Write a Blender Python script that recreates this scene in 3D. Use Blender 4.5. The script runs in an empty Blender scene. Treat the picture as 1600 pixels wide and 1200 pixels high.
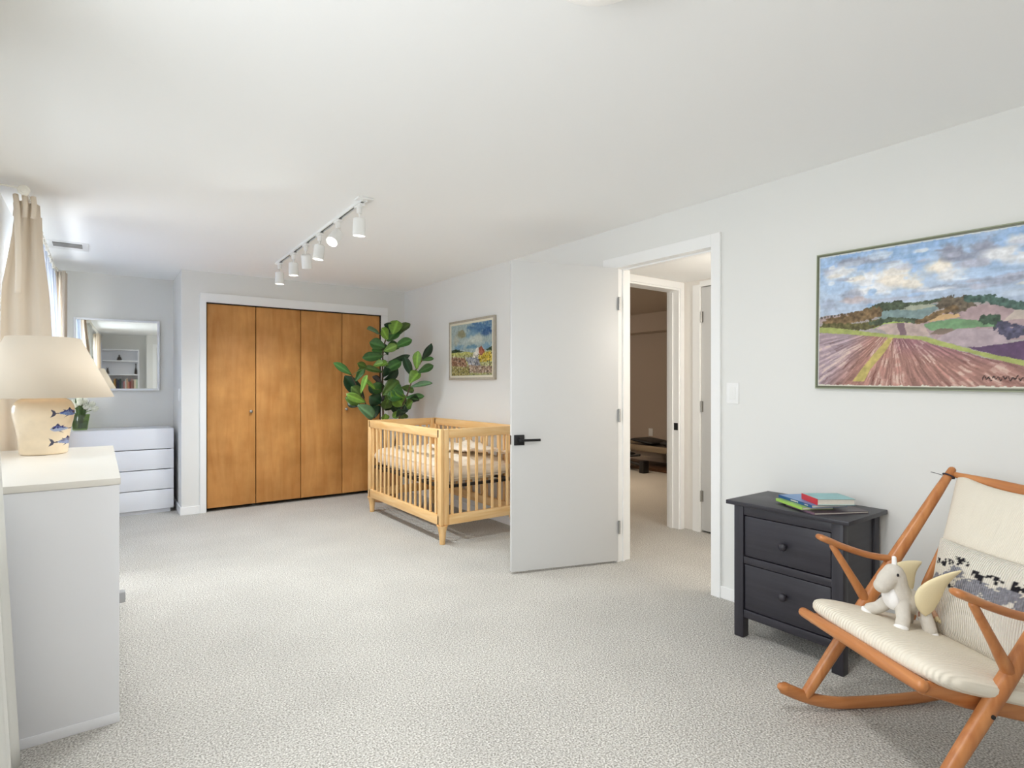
import bpy, bmesh, math, random
import numpy as np
from mathutils import Vector, Matrix, Euler

random.seed(7)
np.random.seed(7)
PI = math.pi
SC = bpy.context.scene
COL = SC.collection

# ------------------------------------------------------------------ camera
cam_d = bpy.data.cameras.new('camera')
cam_d.sensor_width = 36.0
cam_d.lens = 36.0 * 885.0 / 1600.0
cam_d.shift_y = 1.0 / 1600.0
cam_d.clip_start = 0.02
cam = bpy.data.objects.new('camera', cam_d)
COL.objects.link(cam)
cam.location = (0.0, 0.0, 1.227)
cam.rotation_euler = (PI / 2, 0.0, math.radians(-36.1))
SC.camera = cam

# ------------------------------------------------------------------ world, exposure
SC.view_settings.view_transform = 'Standard'
SC.view_settings.look = 'None'
SC.view_settings.gamma = 1.0
SC.view_settings.use_curve_mapping = False
SC.view_settings.exposure = 0.23
W = bpy.data.worlds.new('overcast_sky')
SC.world = W
W.use_nodes = True
bgn = W.node_tree.nodes['Background']
bgn.inputs[0].default_value = (0.86, 0.93, 1.0, 1)
bgn.inputs[1].default_value = 1.0
SC.cycles.max_bounces = 12
SC.cycles.diffuse_bounces = 8
SC.cycles.transparent_max_bounces = 16
SC.cycles.caustics_reflective = False
SC.cycles.caustics_refractive = False
SC.cycles.sample_clamp_indirect = 6.0


def area(name, loc, size, rot, power, color=(1, 1, 1), spread=180):
    d = bpy.data.lights.new(name, 'AREA')
    d.shape = 'RECTANGLE'
    d.size, d.size_y = size
    d.energy = power
    d.color = color
    d.spread = math.radians(spread)
    o = bpy.data.objects.new(name, d)
    COL.objects.link(o)
    o.location = loc
    o.rotation_euler = rot
    return o


def point(name, loc, power, color, radius=0.05):
    d = bpy.data.lights.new(name, 'POINT')
    d.energy = power
    d.color = color
    d.shadow_soft_size = radius
    o = bpy.data.objects.new(name, d)
    COL.objects.link(o)
    o.location = loc
    return o


def spot(name, loc, rot, power, color, angle=70, radius=0.03):
    d = bpy.data.lights.new(name, 'SPOT')
    d.energy = power
    d.color = color
    d.spot_size = math.radians(angle)
    d.spot_blend = 0.8
    d.shadow_soft_size = radius
    o = bpy.data.objects.new(name, d)
    COL.objects.link(o)
    o.location = loc
    o.rotation_euler = rot
    return o


DAY = (0.99, 0.995, 1.0)
# daylight coming in through the three window openings of the left wall (just outside the panes)
TILT = math.radians(-62)
area('window_daylight', (-1.00, 3.20, 1.95), (1.4, 1.7), (0, TILT, 0), 5, DAY)
area('window_daylight', (-1.00, 5.30, 1.80), (1.7, 1.8), (0, math.radians(-62), 0), 185, DAY)
area('window_daylight', (-1.00, 0.55, 1.80), (1.7, 2.3), (0, math.radians(-95), 0), 83, DAY)
# fill light added under the ceiling dome to brighten the room
area('dome_fill', (0.95, 0.95, 2.221), (0.20, 0.20), (0, 0, 0), 14, (1.0, 0.99, 0.98))
# table lamp bulb
point('bulb_glow', (-0.2185, 3.605, 1.33), 2.0, (1.0, 0.82, 0.62), 0.03)
# hall lamp and the dim lamp of the gym room
point('hall_glow', (3.55, 1.6, 1.80), 16, (1.0, 0.94, 0.86), 0.10)
point('gym_glow', (4.4, 7.2, 2.0), 26.0, (1.0, 0.92, 0.82), 0.10)
area('gym_panel_glow', (4.75, 5.175, 2.285), (0.36, 0.8), (0, 0, 0), 16, (1.0, 0.80, 0.58), 120)

# ------------------------------------------------------------------ small helpers


def lin(c):
    c = np.asarray(c, float) / 255.0
    return np.where(c <= 0.04045, c / 12.92, ((c + 0.055) / 1.055) ** 2.4)


def rgba(r, g, b):
    l = lin((r, g, b))
    return (float(l[0]), float(l[1]), float(l[2]), 1.0)


def new_mat(name):
    m = bpy.data.materials.new(name)
    m.use_nodes = True
    nt = m.node_tree
    return m, nt, nt.nodes['Principled BSDF'], nt.nodes['Material Output']


def mat(name, c, rough=0.5, metal=0.0, spec=0.5, noise=None, bump=None, emit=None):
    """noise=(scale, amount): slight colour mottling; bump=(scale, strength, distance)"""
    m, nt, p, out = new_mat(name)
    N, L = nt.nodes, nt.links
    p.inputs['Base Color'].default_value = rgba(*c)
    p.inputs['Roughness'].default_value = rough
    p.inputs['Metallic'].default_value = metal
    p.inputs['Specular IOR Level'].default_value = spec
    tc = N.new('ShaderNodeTexCoord')
    if noise:
        nz = N.new('ShaderNodeTexNoise')
        nz.inputs['Scale'].default_value = noise[0]
        nz.inputs['Detail'].default_value = 4
        L.new(tc.outputs['Object'], nz.inputs['Vector'])
        mx = N.new('ShaderNodeMix')
        mx.data_type = 'RGBA'
        a = np.asarray(c, float)
        mx.inputs[6].default_value = rgba(*np.clip(a * (1 - noise[1]), 0, 255))
        mx.inputs[7].default_value = rgba(*np.clip(a * (1 + noise[1]), 0, 255))
        L.new(nz.outputs['Fac'], mx.inputs[0])
        L.new(mx.outputs[2], p.inputs['Base Color'])
    if bump:
        nb = N.new('ShaderNodeTexNoise')
        nb.inputs['Scale'].default_value = bump[0]
        nb.inputs['Detail'].default_value = 3
        L.new(tc.outputs['Object'], nb.inputs['Vector'])
        b = N.new('ShaderNodeBump')
        b.inputs['Strength'].default_value = bump[1]
        b.inputs['Distance'].default_value = bump[2]
        L.new(nb.outputs['Fac'], b.inputs['Height'])
        L.new(b.outputs['Normal'], p.inputs['Normal'])
    if emit:
        p.inputs['Emission Color'].default_value = rgba(*emit[0])
        p.inputs['Emission Strength'].default_value = emit[1]
    return m


def wood(name, c1, c2, axis, rough=0.4, stretch=14.0, scale=3.0, mottle=0.0, spec=0.5):
    """grain runs along axis (0,1,2) of the object"""
    m, nt, p, out = new_mat(name)
    N, L = nt.nodes, nt.links
    tc = N.new('ShaderNodeTexCoord')
    mp = N.new('ShaderNodeMapping')
    s = [scale * stretch] * 3
    s[axis] = scale
    mp.inputs['Scale'].default_value = s
    info = N.new('ShaderNodeObjectInfo')
    add = N.new('ShaderNodeVectorMath')
    add.operation = 'ADD'
    sc_ = N.new('ShaderNodeMath')
    sc_.operation = 'MULTIPLY'
    sc_.inputs[1].default_value = 37.0
    L.new(info.outputs['Random'], sc_.inputs[0])
    L.new(tc.outputs['Object'], mp.inputs['Vector'])
    L.new(mp.outputs['Vector'], add.inputs[0])
    L.new(sc_.outputs[0], add.inputs[1])
    nz = N.new('ShaderNodeTexNoise')
    nz.inputs['Scale'].default_value = 1.0
    nz.inputs['Detail'].default_value = 6
    nz.inputs['Distortion'].default_value = 0.6
    L.new(add.outputs[0], nz.inputs['Vector'])
    cr = N.new('ShaderNodeValToRGB')
    cr.color_ramp.elements[0].position = 0.3
    cr.color_ramp.elements[1].position = 0.72
    cr.color_ramp.elements[0].color = rgba(*c2)
    cr.color_ramp.elements[1].color = rgba(*c1)
    L.new(nz.outputs['Fac'], cr.inputs['Fac'])
    col = cr.outputs['Color']
    if mottle:
        n2 = N.new('ShaderNodeTexNoise')
        n2.inputs['Scale'].default_value = 3.2
        n2.inputs['Detail'].default_value = 5
        L.new(tc.outputs['Object'], n2.inputs['Vector'])
        r2 = N.new('ShaderNodeValToRGB')
        r2.color_ramp.elements[0].position = 0.35
        r2.color_ramp.elements[1].position = 0.65
        v = 1 - mottle
        r2.color_ramp.elements[0].color = (v, v * 0.95, v * 0.88, 1)
        r2.color_ramp.elements[1].color = (1, 1, 1, 1)
        L.new(n2.outputs['Fac'], r2.inputs['Fac'])
        mx = N.new('ShaderNodeMix')
        mx.data_type = 'RGBA'
        mx.blend_type = 'MULTIPLY'
        mx.inputs[0].default_value = 1.0
        L.new(col, mx.inputs[6])
        L.new(r2.outputs['Color'], mx.inputs[7])
        col = mx.outputs[2]
    L.new(col, p.inputs['Base Color'])
    p.inputs['Roughness'].default_value = rough
    p.inputs['Specular IOR Level'].default_value = spec
    return m


def painted(name, rough=0.6, spec=0.3, bump=None):
    """colour read from the mesh's own colour attribute 'paint'"""
    m, nt, p, out = new_mat(name)
    N, L = nt.nodes, nt.links
    a = N.new('ShaderNodeAttribute')
    a.attribute_name = 'paint'
    L.new(a.outputs['Color'], p.inputs['Base Color'])
    p.inputs['Roughness'].default_value = rough
    p.inputs['Specular IOR Level'].default_value = spec
    if bump:
        tc = N.new('ShaderNodeTexCoord')
        nb = N.new('ShaderNodeTexNoise')
        nb.inputs['Scale'].default_value = bump[0]
        L.new(tc.outputs['Object'], nb.inputs['Vector'])
        b = N.new('ShaderNodeBump')
        b.inputs['Strength'].default_value = bump[1]
        b.inputs['Distance'].default_value = bump[2]
        L.new(nb.outputs['Fac'], b.inputs['Height'])
        L.new(b.outputs['Normal'], p.inputs['Normal'])
    return m


def cloth(name, c, trans=0.35, clear=0.0, weave=None, rough=0.9):
    """diffuse + translucent (+ see-through for sheers)"""
    m, nt, p, out = new_mat(name)
    N, L = nt.nodes, nt.links
    p.inputs['Base Color'].default_value = rgba(*c)
    p.inputs['Roughness'].default_value = rough
    p.inputs['Specular IOR Level'].default_value = 0.1
    t = N.new('ShaderNodeBsdfTranslucent')
    t.inputs['Color'].default_value = rgba(*c)
    mx = N.new('ShaderNodeMixShader')
    mx.inputs[0].default_value = trans
    L.new(p.outputs[0], mx.inputs[1])
    L.new(t.outputs[0], mx.inputs[2])
    last = mx
    if clear:
        tr = N.new('ShaderNodeBsdfTransparent')
        m2 = N.new('ShaderNodeMixShader')
        m2.inputs[0].default_value = clear
        L.new(mx.outputs[0], m2.inputs[1])
        L.new(tr.outputs[0], m2.inputs[2])
        last = m2
    if weave:
        tc = N.new('ShaderNodeTexCoord')
        wv = N.new('ShaderNodeTexNoise')
        wv.inputs['Scale'].default_value = weave
        L.new(tc.outputs['Object'], wv.inputs['Vector'])
        b = N.new('ShaderNodeBump')
        b.inputs['Strength'].default_value = 0.3
        b.inputs['Distance'].default_value = 0.002
        L.new(wv.outputs['Fac'], b.inputs['Height'])
        L.new(b.outputs['Normal'], p.inputs['Normal'])
    L.new(last.outputs[0], out.inputs['Surface'])
    return m


def thin_glass(name, tint=(1, 1, 1), gloss=0.08):
    m, nt, p, out = new_mat(name)
    N, L = nt.nodes, nt.links
    tr = N.new('ShaderNodeBsdfTransparent')
    tr.inputs['Color'].default_value = (*tint, 1)
    g = N.new('ShaderNodeBsdfGlossy')
    g.inputs['Roughness'].default_value = 0.02
    mx = N.new('ShaderNodeMixShader')
    mx.inputs[0].default_value = gloss
    L.new(tr.outputs[0], mx.inputs[1])
    L.new(g.outputs[0], mx.inputs[2])
    L.new(mx.outputs[0], out.inputs['Surface'])
    return m


# ------------------------------------------------------------------ mesh helpers


def BM():
    return bmesh.new()


def box(bm, a, b, bev=0.0, seg=2, mtx=None):
    x0, y0, z0 = [min(a[i], b[i]) for i in range(3)]
    x1, y1, z1 = [max(a[i], b[i]) for i in range(3)]
    pts = [(x0, y0, z0), (x1, y0, z0), (x1, y1, z0), (x0, y1, z0), (x0, y0, z1), (x1, y0, z1), (x1, y1, z1), (x0, y1, z1)]
    vs = [bm.verts.new(p) for p in pts]
    fs = [bm.faces.new([vs[i] for i in f]) for f in ((0, 3, 2, 1), (4, 5, 6, 7), (0, 1, 5, 4), (1, 2, 6, 5), (2, 3, 7, 6), (3, 0, 4, 7))]
    if bev > 0:
        es = list({e for f in fs for e in f.edges})
        r = bmesh.ops.bevel(bm, geom=es, offset=bev, segments=seg, affect='EDGES', profile=0.5)
        if mtx is not None:
            vs = list({v for f in r['faces'] for v in f.verts} | {v for v in vs if v.is_valid})
    if mtx is not None:
        bmesh.ops.transform(bm, matrix=mtx, verts=[v for v in vs if v.is_valid])
    return bm


def tube(bm, pts, rad, n=10, up=(0, 0, 1), cap=True, round_end=False):
    """swept oval tube; rad is a number, or a list per point of numbers or (side, up) pairs"""
    P = [Vector(p) for p in pts]
    m = len(P)
    if not isinstance(rad, (list, tuple)):
        rad = [rad] * m
    R = [(r, r) if not isinstance(r, (list, tuple)) else r for r in rad]
    if round_end:
        d0 = (P[0] - P[1]).normalized()
        d1 = (P[-1] - P[-2]).normalized()
        r0, r1 = max(R[0]), max(R[-1])
        P = [P[0] + d0 * r0 * 0.75] + [P[0] + d0 * r0 * 0.45] + P + [P[-1] + d1 * r1 * 0.45] + [P[-1] + d1 * r1 * 0.75]
        R = [(R[0][0] * .45, R[0][1] * .45), (R[0][0] * .85, R[0][1] * .85)] + list(R) + [(R[-1][0] * .85, R[-1][1] * .85), (R[-1][0] * .45, R[-1][1] * .45)]
        m = len(P)
    up = Vector(up)
    rings = []
    for i in range(m):
        t = (P[min(i + 1, m - 1)] - P[max(i - 1, 0)]).normalized()
        s = t.cross(up)
        if s.length < 1e-4:
            s = t.cross(Vector((1, 0, 0)))
        s.normalize()
        u = s.cross(t).normalized()
        ring = []
        for k in range(n):
            a = 2 * PI * k / n
            ring.append(bm.verts.new(P[i] + s * (R[i][0] * math.cos(a)) + u * (R[i][1] * math.sin(a))))
        rings.append(ring)
    for i in range(m - 1):
        for k in range(n):
            bm.faces.new((rings[i][k], rings[i][(k + 1) % n], rings[i + 1][(k + 1) % n], rings[i + 1][k]))
    if cap:
        bm.faces.new(list(reversed(rings[0])))
        bm.faces.new(rings[-1])
    return bm


def bez(pts, n=12):
    """Catmull-Rom through the points"""
    P = [Vector(p) for p in pts]
    P = [P[0] * 2 - P[1]] + P + [P[-1] * 2 - P[-2]]
    out = []
    for i in range(1, len(P) - 2):
        for k in range(n):
            t = k / n
            a, b, c, d = P[i - 1], P[i], P[i + 1], P[i + 2]
            out.append(0.5 * ((2 * b) + (c - a) * t + (2 * a - 5 * b + 4 * c - d) * t * t + (-a + 3 * b - 3 * c + d) * t ** 3))
    out.append(P[-2])
    return out


def lathe(bm, prof, c=(0, 0, 0), n=32, cap0=True, cap1=True, mtx=None):
    rings = []
    allv = []
    for r, z in prof:
        ring = [bm.verts.new((c[0] + r * math.cos(2 * PI * k / n), c[1] + r * math.sin(2 * PI * k / n), c[2] + z)) for k in range(n)]
        rings.append(ring)
        allv += ring
    for i in range(len(rings) - 1):
        for k in range(n):
            bm.faces.new((rings[i][k], rings[i][(k + 1) % n], rings[i + 1][(k + 1) % n], rings[i + 1][k]))
    if cap0:
        bm.faces.new(list(reversed(rings[0])))
    if cap1:
        bm.faces.new(rings[-1])
    if mtx is not None:
        bmesh.ops.transform(bm, matrix=mtx, verts=allv)
    return bm


def ball(bm, c, r, rot=(0, 0, 0), u=16, v=10):
    if not isinstance(r, (list, tuple)):
        r = (r, r, r)
    M = Matrix.Translation(c) @ Euler(rot).to_matrix().to_4x4() @ Matrix.Diagonal((*r, 1))
    bmesh.ops.create_uvsphere(bm, u_segments=u, v_segments=v, radius=1.0, matrix=M)
    return bm


def sheet(bm, fn, nu, nv):
    g = [[bm.verts.new(fn(i / nu, j / nv)) for j in range(nv + 1)] for i in range(nu + 1)]
    for i in range(nu):
        for j in range(nv):
            bm.faces.new((g[i][j], g[i + 1][j], g[i + 1][j + 1], g[i][j + 1]))
    return bm


def pillow_pts(u, v, lx, ly, t, p=3.0, pinch=0.06):
    """u,v in -1..1 -> position on the top half of a cushion"""
    k = (1 - abs(u) ** p) * (1 - abs(v) ** p)
    x = u * lx / 2 * (1 - pinch * (1 - u * u) * 0 - pinch * (1 - abs(v)) * abs(u) ** 3 * 0)
    y = v * ly / 2
    x *= 1 - pinch * (1 - v * v) * abs(u)
    y *= 1 - pinch * (1 - u * u) * abs(v)
    return x, y, t / 2 * max(k, 0) ** 0.5


def cushion(bm, lx, ly, t, p=3.0, n=16, pinch=0.06, bow=None):
    def warp(s):
        return math.sin(s * PI / 2)
    for sgn in (1, -1):
        g = []
        for i in range(n + 1):
            row = []
            for j in range(n + 1):
                x, y, z = pillow_pts(warp(2 * i / n - 1), warp(2 * j / n - 1), lx, ly, t, p, pinch)
                if bow:
                    z0 = bow(x, y)
                else:
                    z0 = 0
                row.append(bm.verts.new((x, y, sgn * z + z0)))
            g.append(row)
        for i in range(n):
            for j in range(n):
                q = (g[i][j], g[i + 1][j], g[i + 1][j + 1], g[i][j + 1])
                bm.faces.new(q if sgn > 0 else q[::-1])
    bmesh.ops.remove_doubles(bm, verts=bm.verts[:], dist=1e-5)
    return bm


def superpad(bm, lx, ly, lz, e1=0.30, e2=0.55, nu=64, nv=24, crown=0.0):
    """upholstery pad: rounded-square plan (e1), rounded edge profile (e2)"""
    def c(w, e):
        return math.copysign(abs(math.cos(w)) ** e, math.cos(w))

    def s(w, e):
        return math.copysign(abs(math.sin(w)) ** e, math.sin(w))
    rings = []
    for j in range(1, nv):
        f = -PI / 2 + PI * j / nv
        rings.append([bm.verts.new((lx / 2 * c(f, e2) * c(2 * PI * k / nu, e1), ly / 2 * c(f, e2) * s(2 * PI * k / nu, e1), lz / 2 * s(f, e2))) for k in range(nu)])
    for i in range(len(rings) - 1):
        for k in range(nu):
            bm.faces.new((rings[i][k], rings[i][(k + 1) % nu], rings[i + 1][(k + 1) % nu], rings[i + 1][k]))
    for rg, z in ((rings[0], -lz / 2), (rings[-1], lz / 2)):
        v = bm.verts.new((0, 0, z))
        for k in range(nu):
            bm.faces.new((rg[k], rg[(k + 1) % nu], v))
    return bm


# ------------------------------------------------------------------ object helpers


def obj(name, bm, m, parent=None, smooth=False, loc=None, local=False, solid=0.0):
    """link the mesh as ONE object; world coordinates unless local (then relative to the parent)"""
    if isinstance(bm, bpy.types.Mesh):
        me = bm
    else:
        bmesh.ops.recalc_face_normals(bm, faces=bm.faces[:])
        me = bpy.data.meshes.new(name)
        if parent is not None and not local:
            off = parent.matrix_basis.translation.copy()
            g = parent.parent
            while g is not None:
                off += g.matrix_basis.translation
                g = g.parent
            bmesh.ops.translate(bm, vec=-off, verts=bm.verts[:])
        bm.to_mesh(me)
        bm.free()
    if m is not None and not me.materials:
        me.materials.append(m)
    if smooth:
        me.polygons.foreach_set('use_smooth', [True] * len(me.polygons))
        if smooth == 'auto':
            me.set_sharp_from_angle(angle=math.radians(38))
    o = bpy.data.objects.new(name, me)
    COL.objects.link(o)
    if parent is not None:
        o.parent = parent
    if loc is not None:
        o.location = loc
    if solid:
        s = o.modifiers.new('thickness', 'SOLIDIFY')
        s.thickness = solid
        s.offset = 0
    return o


def tag(o, label=None, cat=None, group=None, kind=None):
    if label:
        o['label'] = label
    if cat:
        o['category'] = cat
    if group:
        o['group'] = group
    if kind:
        o['kind'] = kind
    return o


def thing(name, label, cat, loc=(0, 0, 0), rz=0.0, group=None, kind=None):
    o = bpy.data.objects.new(name, None)
    o.empty_display_size = 0.05
    COL.objects.link(o)
    o.location = loc
    o.rotation_euler = (0, 0, rz)
    tag(o, label, cat, group, kind)
    return o


def part(name, m, parent, a, b, bev=0.0, local=False, smooth=False):
    bm = BM()
    box(bm, a, b, bev)
    return obj(name, bm, m, parent, local=local, smooth='auto' if bev else False)


def copy_tree(o, parent=None):
    c = o.copy()
    COL.objects.link(c)
    if parent is not None:
        c.parent = parent
    for ch in list(o.children):
        copy_tree(ch, c)
    return c


def set_paint(me, rgb):
    """rgb: N x 3 sRGB 0..1 -> linear colour attribute"""
    c = np.clip(rgb, 0, 1)
    c = np.where(c <= 0.04045, c / 12.92, ((c + 0.055) / 1.055) ** 2.4)
    at = me.color_attributes.new('paint', 'FLOAT_COLOR', 'POINT')
    buf = np.ones((len(me.vertices), 4), np.float32)
    buf[:, :3] = c
    at.data.foreach_set('color', buf.ravel())


# numpy painting helpers ---------------------------------------------------
def vnoise(h, w, sy, sx, seed, octv=3):
    rs = np.random.RandomState(seed)
    out = np.zeros((h, w))
    amp = 1.0
    tot = 0
    for _ in range(octv):
        gy, gx = max(2, int(sy) + 2), max(2, int(sx) + 2)
        g = rs.rand(gy, gx)
        y = np.linspace(0, gy - 1.001, h)
        x = np.linspace(0, gx - 1.001, w)
        yi, xi = y.astype(int), x.astype(int)
        fy, fx = (y - yi)[:, None], (x - xi)[None, :]
        fy, fx = fy * fy * (3 - 2 * fy), fx * fx * (3 - 2 * fx)
        a = g[yi][:, xi] * (1 - fx) + g[yi][:, xi + 1] * fx
        b = g[yi + 1][:, xi] * (1 - fx) + g[yi + 1][:, xi + 1] * fx
        out += amp * (a * (1 - fy) + b * fy)
        tot += amp
        amp *= 0.55
        sy *= 2
        sx *= 2
    return out / tot


def inside(U, V, poly):
    r = np.zeros(U.shape, bool)
    n = len(poly)
    for i in range(n):
        x0, y0 = poly[i]
        x1, y1 = poly[(i + 1) % n]
        c = ((y0 > V) != (y1 > V))
        with np.errstate(divide='ignore', invalid='ignore'):
            t = (x1 - x0) * (V - y0) / (y1 - y0 + 1e-12) + x0
        r ^= c & (U < t)
    return r

# ------------------------------------------------------------------ materials
M = {}
M['wall'] = mat('wall_paint', (231, 231, 228), 0.75, spec=0.25, bump=(260, 0.05, 0.001))
M['wall_back'] = mat('wall_paint_grey', (230, 229, 225), 0.75, spec=0.25, bump=(260, 0.05, 0.001))
M['ceiling'] = mat('ceiling_paint', (249, 249, 248), 0.85, spec=0.15, bump=(180, 0.06, 0.001))
M['trim'] = mat('trim_paint', (243, 243, 242), 0.35, spec=0.4)
M['door'] = mat('door_paint', (212, 212, 211), 0.4, spec=0.4)
M['white'] = mat('white_lacquer', (238, 239, 243), 0.38, spec=0.45)
M['warm_lit_top'] = mat('warm_lit_lacquer_top', (236, 232, 224), 0.3, spec=0.5)  # warm lamp light on the chest top put into its colour
M['dark_gap'] = mat('dark_gap', (38, 34, 32), 0.9)
M['black'] = mat('black_metal', (24, 24, 26), 0.4, spec=0.5)
M['steel'] = mat('brushed_steel', (176, 174, 170), 0.35, 0.9)
M['fixture'] = mat('white_fixture', (240, 240, 238), 0.4)
M['glow'] = mat('lit_lens', (255, 252, 244), 0.5, emit=((255, 250, 240), 5.0))
M['gym_wall'] = mat('gym_wall_paint', (186, 172, 158), 0.8, spec=0.2)
M['hall_wall'] = mat('hall_wall_paint', (232, 228, 222), 0.75, spec=0.25)
M['glass'] = thin_glass('window_glass', (0.97, 0.99, 1.0))


def carpet_mat():
    m, nt, p, out = new_mat('cut_pile_carpet')
    N, L = nt.nodes, nt.links
    tc = N.new('ShaderNodeTexCoord')
    a = N.new('ShaderNodeTexNoise')
    a.inputs['Scale'].default_value = 150
    a.inputs['Detail'].default_value = 3
    b = N.new('ShaderNodeTexVoronoi')
    b.inputs['Scale'].default_value = 120
    c = N.new('ShaderNodeTexNoise')
    c.inputs['Scale'].default_value = 2.2
    c.inputs['Detail'].default_value = 3
    for n in (a, b, c):
        L.new(tc.outputs['Object'], n.inputs['Vector'])
    r = N.new('ShaderNodeValToRGB')
    r.color_ramp.elements[0].position = 0.34
    r.color_ramp.elements[1].position = 0.68
    r.color_ramp.elements[0].color = rgba(150, 146, 139)
    r.color_ramp.elements[1].color = rgba(233, 230, 224)
    L.new(a.outputs['Fac'], r.inputs['Fac'])
    r2 = N.new('ShaderNodeValToRGB')
    r2.color_ramp.elements[0].position = 0.3
    r2.color_ramp.elements[1].position = 0.7
    r2.color_ramp.elements[0].color = (0.90, 0.90, 0.90, 1)
    r2.color_ramp.elements[1].color = (1, 1, 1, 1)
    L.new(c.outputs['Fac'], r2.inputs['Fac'])
    mx = N.new('ShaderNodeMix')
    mx.data_type = 'RGBA'
    mx.blend_type = 'MULTIPLY'
    mx.inputs[0].default_value = 1
    L.new(r.outputs['Color'], mx.inputs[6])
    L.new(r2.outputs['Color'], mx.inputs[7])
    L.new(mx.outputs[2], p.inputs['Base Color'])
    p.inputs['Roughness'].default_value = 1.0
    p.inputs['Specular IOR Level'].default_value = 0.05
    ad = N.new('ShaderNodeMath')
    ad.operation = 'ADD'
    L.new(a.outputs['Fac'], ad.inputs[0])
    L.new(b.outputs['Distance'], ad.inputs[1])
    bp = N.new('ShaderNodeBump')
    bp.inputs['Strength'].default_value = 0.6
    bp.inputs['Distance'].default_value = 0.006
    L.new(ad.outputs[0], bp.inputs['Height'])
    L.new(bp.outputs['Normal'], p.inputs['Normal'])
    return m


M['carpet'] = carpet_mat()
for ax in range(3):
    M['pine%d' % ax] = wood('pine_%d' % ax, (244, 207, 152), (226, 178, 114), ax, 0.45, 12, 2.5)
    M['teak%d' % ax] = wood('teak_%d' % ax, (204, 140, 86), (172, 106, 58), ax, 0.35, 12, 3.0)
    M['noir%d' % ax] = wood('black_stain_%d' % ax, (52, 50, 58), (40, 39, 46), ax, 0.42, 14, 3.0)
M['birch'] = wood('stained_birch', (220, 162, 96), (204, 142, 78), 2, 0.45, 7, 2.2, mottle=0.24, spec=0.3)

# ------------------------------------------------------------------ the shell of the room
H = 2.31
XR = 2.90           # right wall face
XL = -0.45          # window wall face
YC = 6.118          # closet wall face
YA = 6.83           # alcove back wall face
YN = -1.40          # near wall behind the camera


def struct(name, bm, m, parent=None, smooth=False):
    o = obj(name, bm, m, parent, smooth)
    if parent is None:
        o['kind'] = 'structure'
    return o


def boxes(*bs, bev=0.0):
    bm = BM()
    for a, b in bs:
        box(bm, a, b, bev)
    return bm


struct('floor', boxes(((-0.75, YN - 0.3, -0.08), (9.2, 10.2, 0.0))), M['carpet'])
struct('ceiling', boxes(((-0.75, YN - 0.3, H), (2.96, 7.0, H + 0.1))), M['ceiling'])
# right wall with the doorway (opening Y 1.97..2.755, up to 2.045)
struct('wall_right', boxes(((XR, YN - 0.2, 0), (3.02, 1.965, H)), ((XR, 2.76, 0), (3.02, 7.0, H)), ((XR, 1.965, 2.05), (3.02, 2.76, H))), M['wall'])
# closet wall: a stub on the left, a header, a strip on the right
struct('wall_closet', boxes(((0.625, YC, 0), (0.826, YC + 0.09, H)), ((2.608, YC, 0), (XR, YC + 0.09, H)), ((0.826, YC, 2.022), (2.608, YC + 0.09, H)),
                            ((0.625, YC + 0.09, 0), (0.715, YA, H))), M['wall_back'])
struct('wall_alcove', boxes(((-0.75, YA, 0), (XR, YA + 0.1, H))), M['wall_back'])
# window wall with three openings
WIN = [(2.38, 4.02, 0.93, 2.06), (4.45, 6.15, 0.40, 2.06), (-0.55, 1.60, 0.45, 2.06)]
zs = []
ys = [YN - 0.2, -0.55, 1.60, 2.38, 4.02, 4.45, 6.15, YA]
bl = []
for i in range(0, len(ys) - 1, 2):
    bl.append(((-0.65, ys[i], 0), (XL, ys[i + 1], H)))
for y0, y1, z0, z1 in WIN:
    bl.append(((-0.65, y0, 0), (XL, y1, z0)))
    bl.append(((-0.65, y0, z1), (XL, y1, H)))
struct('wall_left', boxes(*bl), M['wall'])
# near wall behind the camera, with the boxed-out jog seen in the mirror
struct('wall_near', boxes(((-0.65, YN - 0.1, 0), (XR, YN, H)), ((0.50, YN, 0), (XR, YN + 0.30, H))), M['wall'])

for k, (y0, y1, z0, z1) in enumerate(WIN):
    w = thing('window_%d' % (k + 1), None, None, (-0.60, (y0 + y1) / 2, z0), kind='structure')
    f = 0.05
    ym = (y0 + y1) / 2
    obj('window_frame', boxes(((-0.63, y0, z0), (-0.58, y0 + f, z1)), ((-0.63, y1 - f, z0), (-0.58, y1, z1)), ((-0.63, y0 + f, z0), (-0.58, y1 - f, z0 + f)),
                              ((-0.63, y0 + f, z1 - f), (-0.58, y1 - f, z1)), ((-0.63, ym - f / 2, z0 + f), (-0.58, ym + f / 2, z1 - f))), M['trim'], w)
    for a, b in ((y0 + f, ym - f / 2), (ym + f / 2, y1 - f)):
        part('pane', M['glass'], w, (-0.607, a, z0 + f), (-0.603, b, z1 - f))
    part('window_sill', M['trim'], w, (-0.58, y0, z0), (-0.44, y1, z0 + 0.02), 0.004)

# baseboards
struct('baseboard_right', boxes(((XR - 0.012, YN + 0.302, 0), (XR, 1.93, 0.07)), ((XR - 0.012, 2.83, 0), (XR, YC, 0.07)), bev=0.003), M['trim'])
struct('baseboard_back', boxes(((0.613, YC - 0.012, 0), (0.776, YC, 0.075)), ((2.684, YC - 0.012, 0), (XR - 0.012, YC, 0.075)), ((0.613, YC, 0), (0.625, YA, 0.075)),
                               ((XL, YA - 0.012, 0), (0.613, YA, 0.075)), bev=0.003), M['trim'])
struct('baseboard_left', boxes(((XL, YN, 0), (XL + 0.012, YA - 0.012, 0.07)), bev=0.003), M['trim'])

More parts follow.
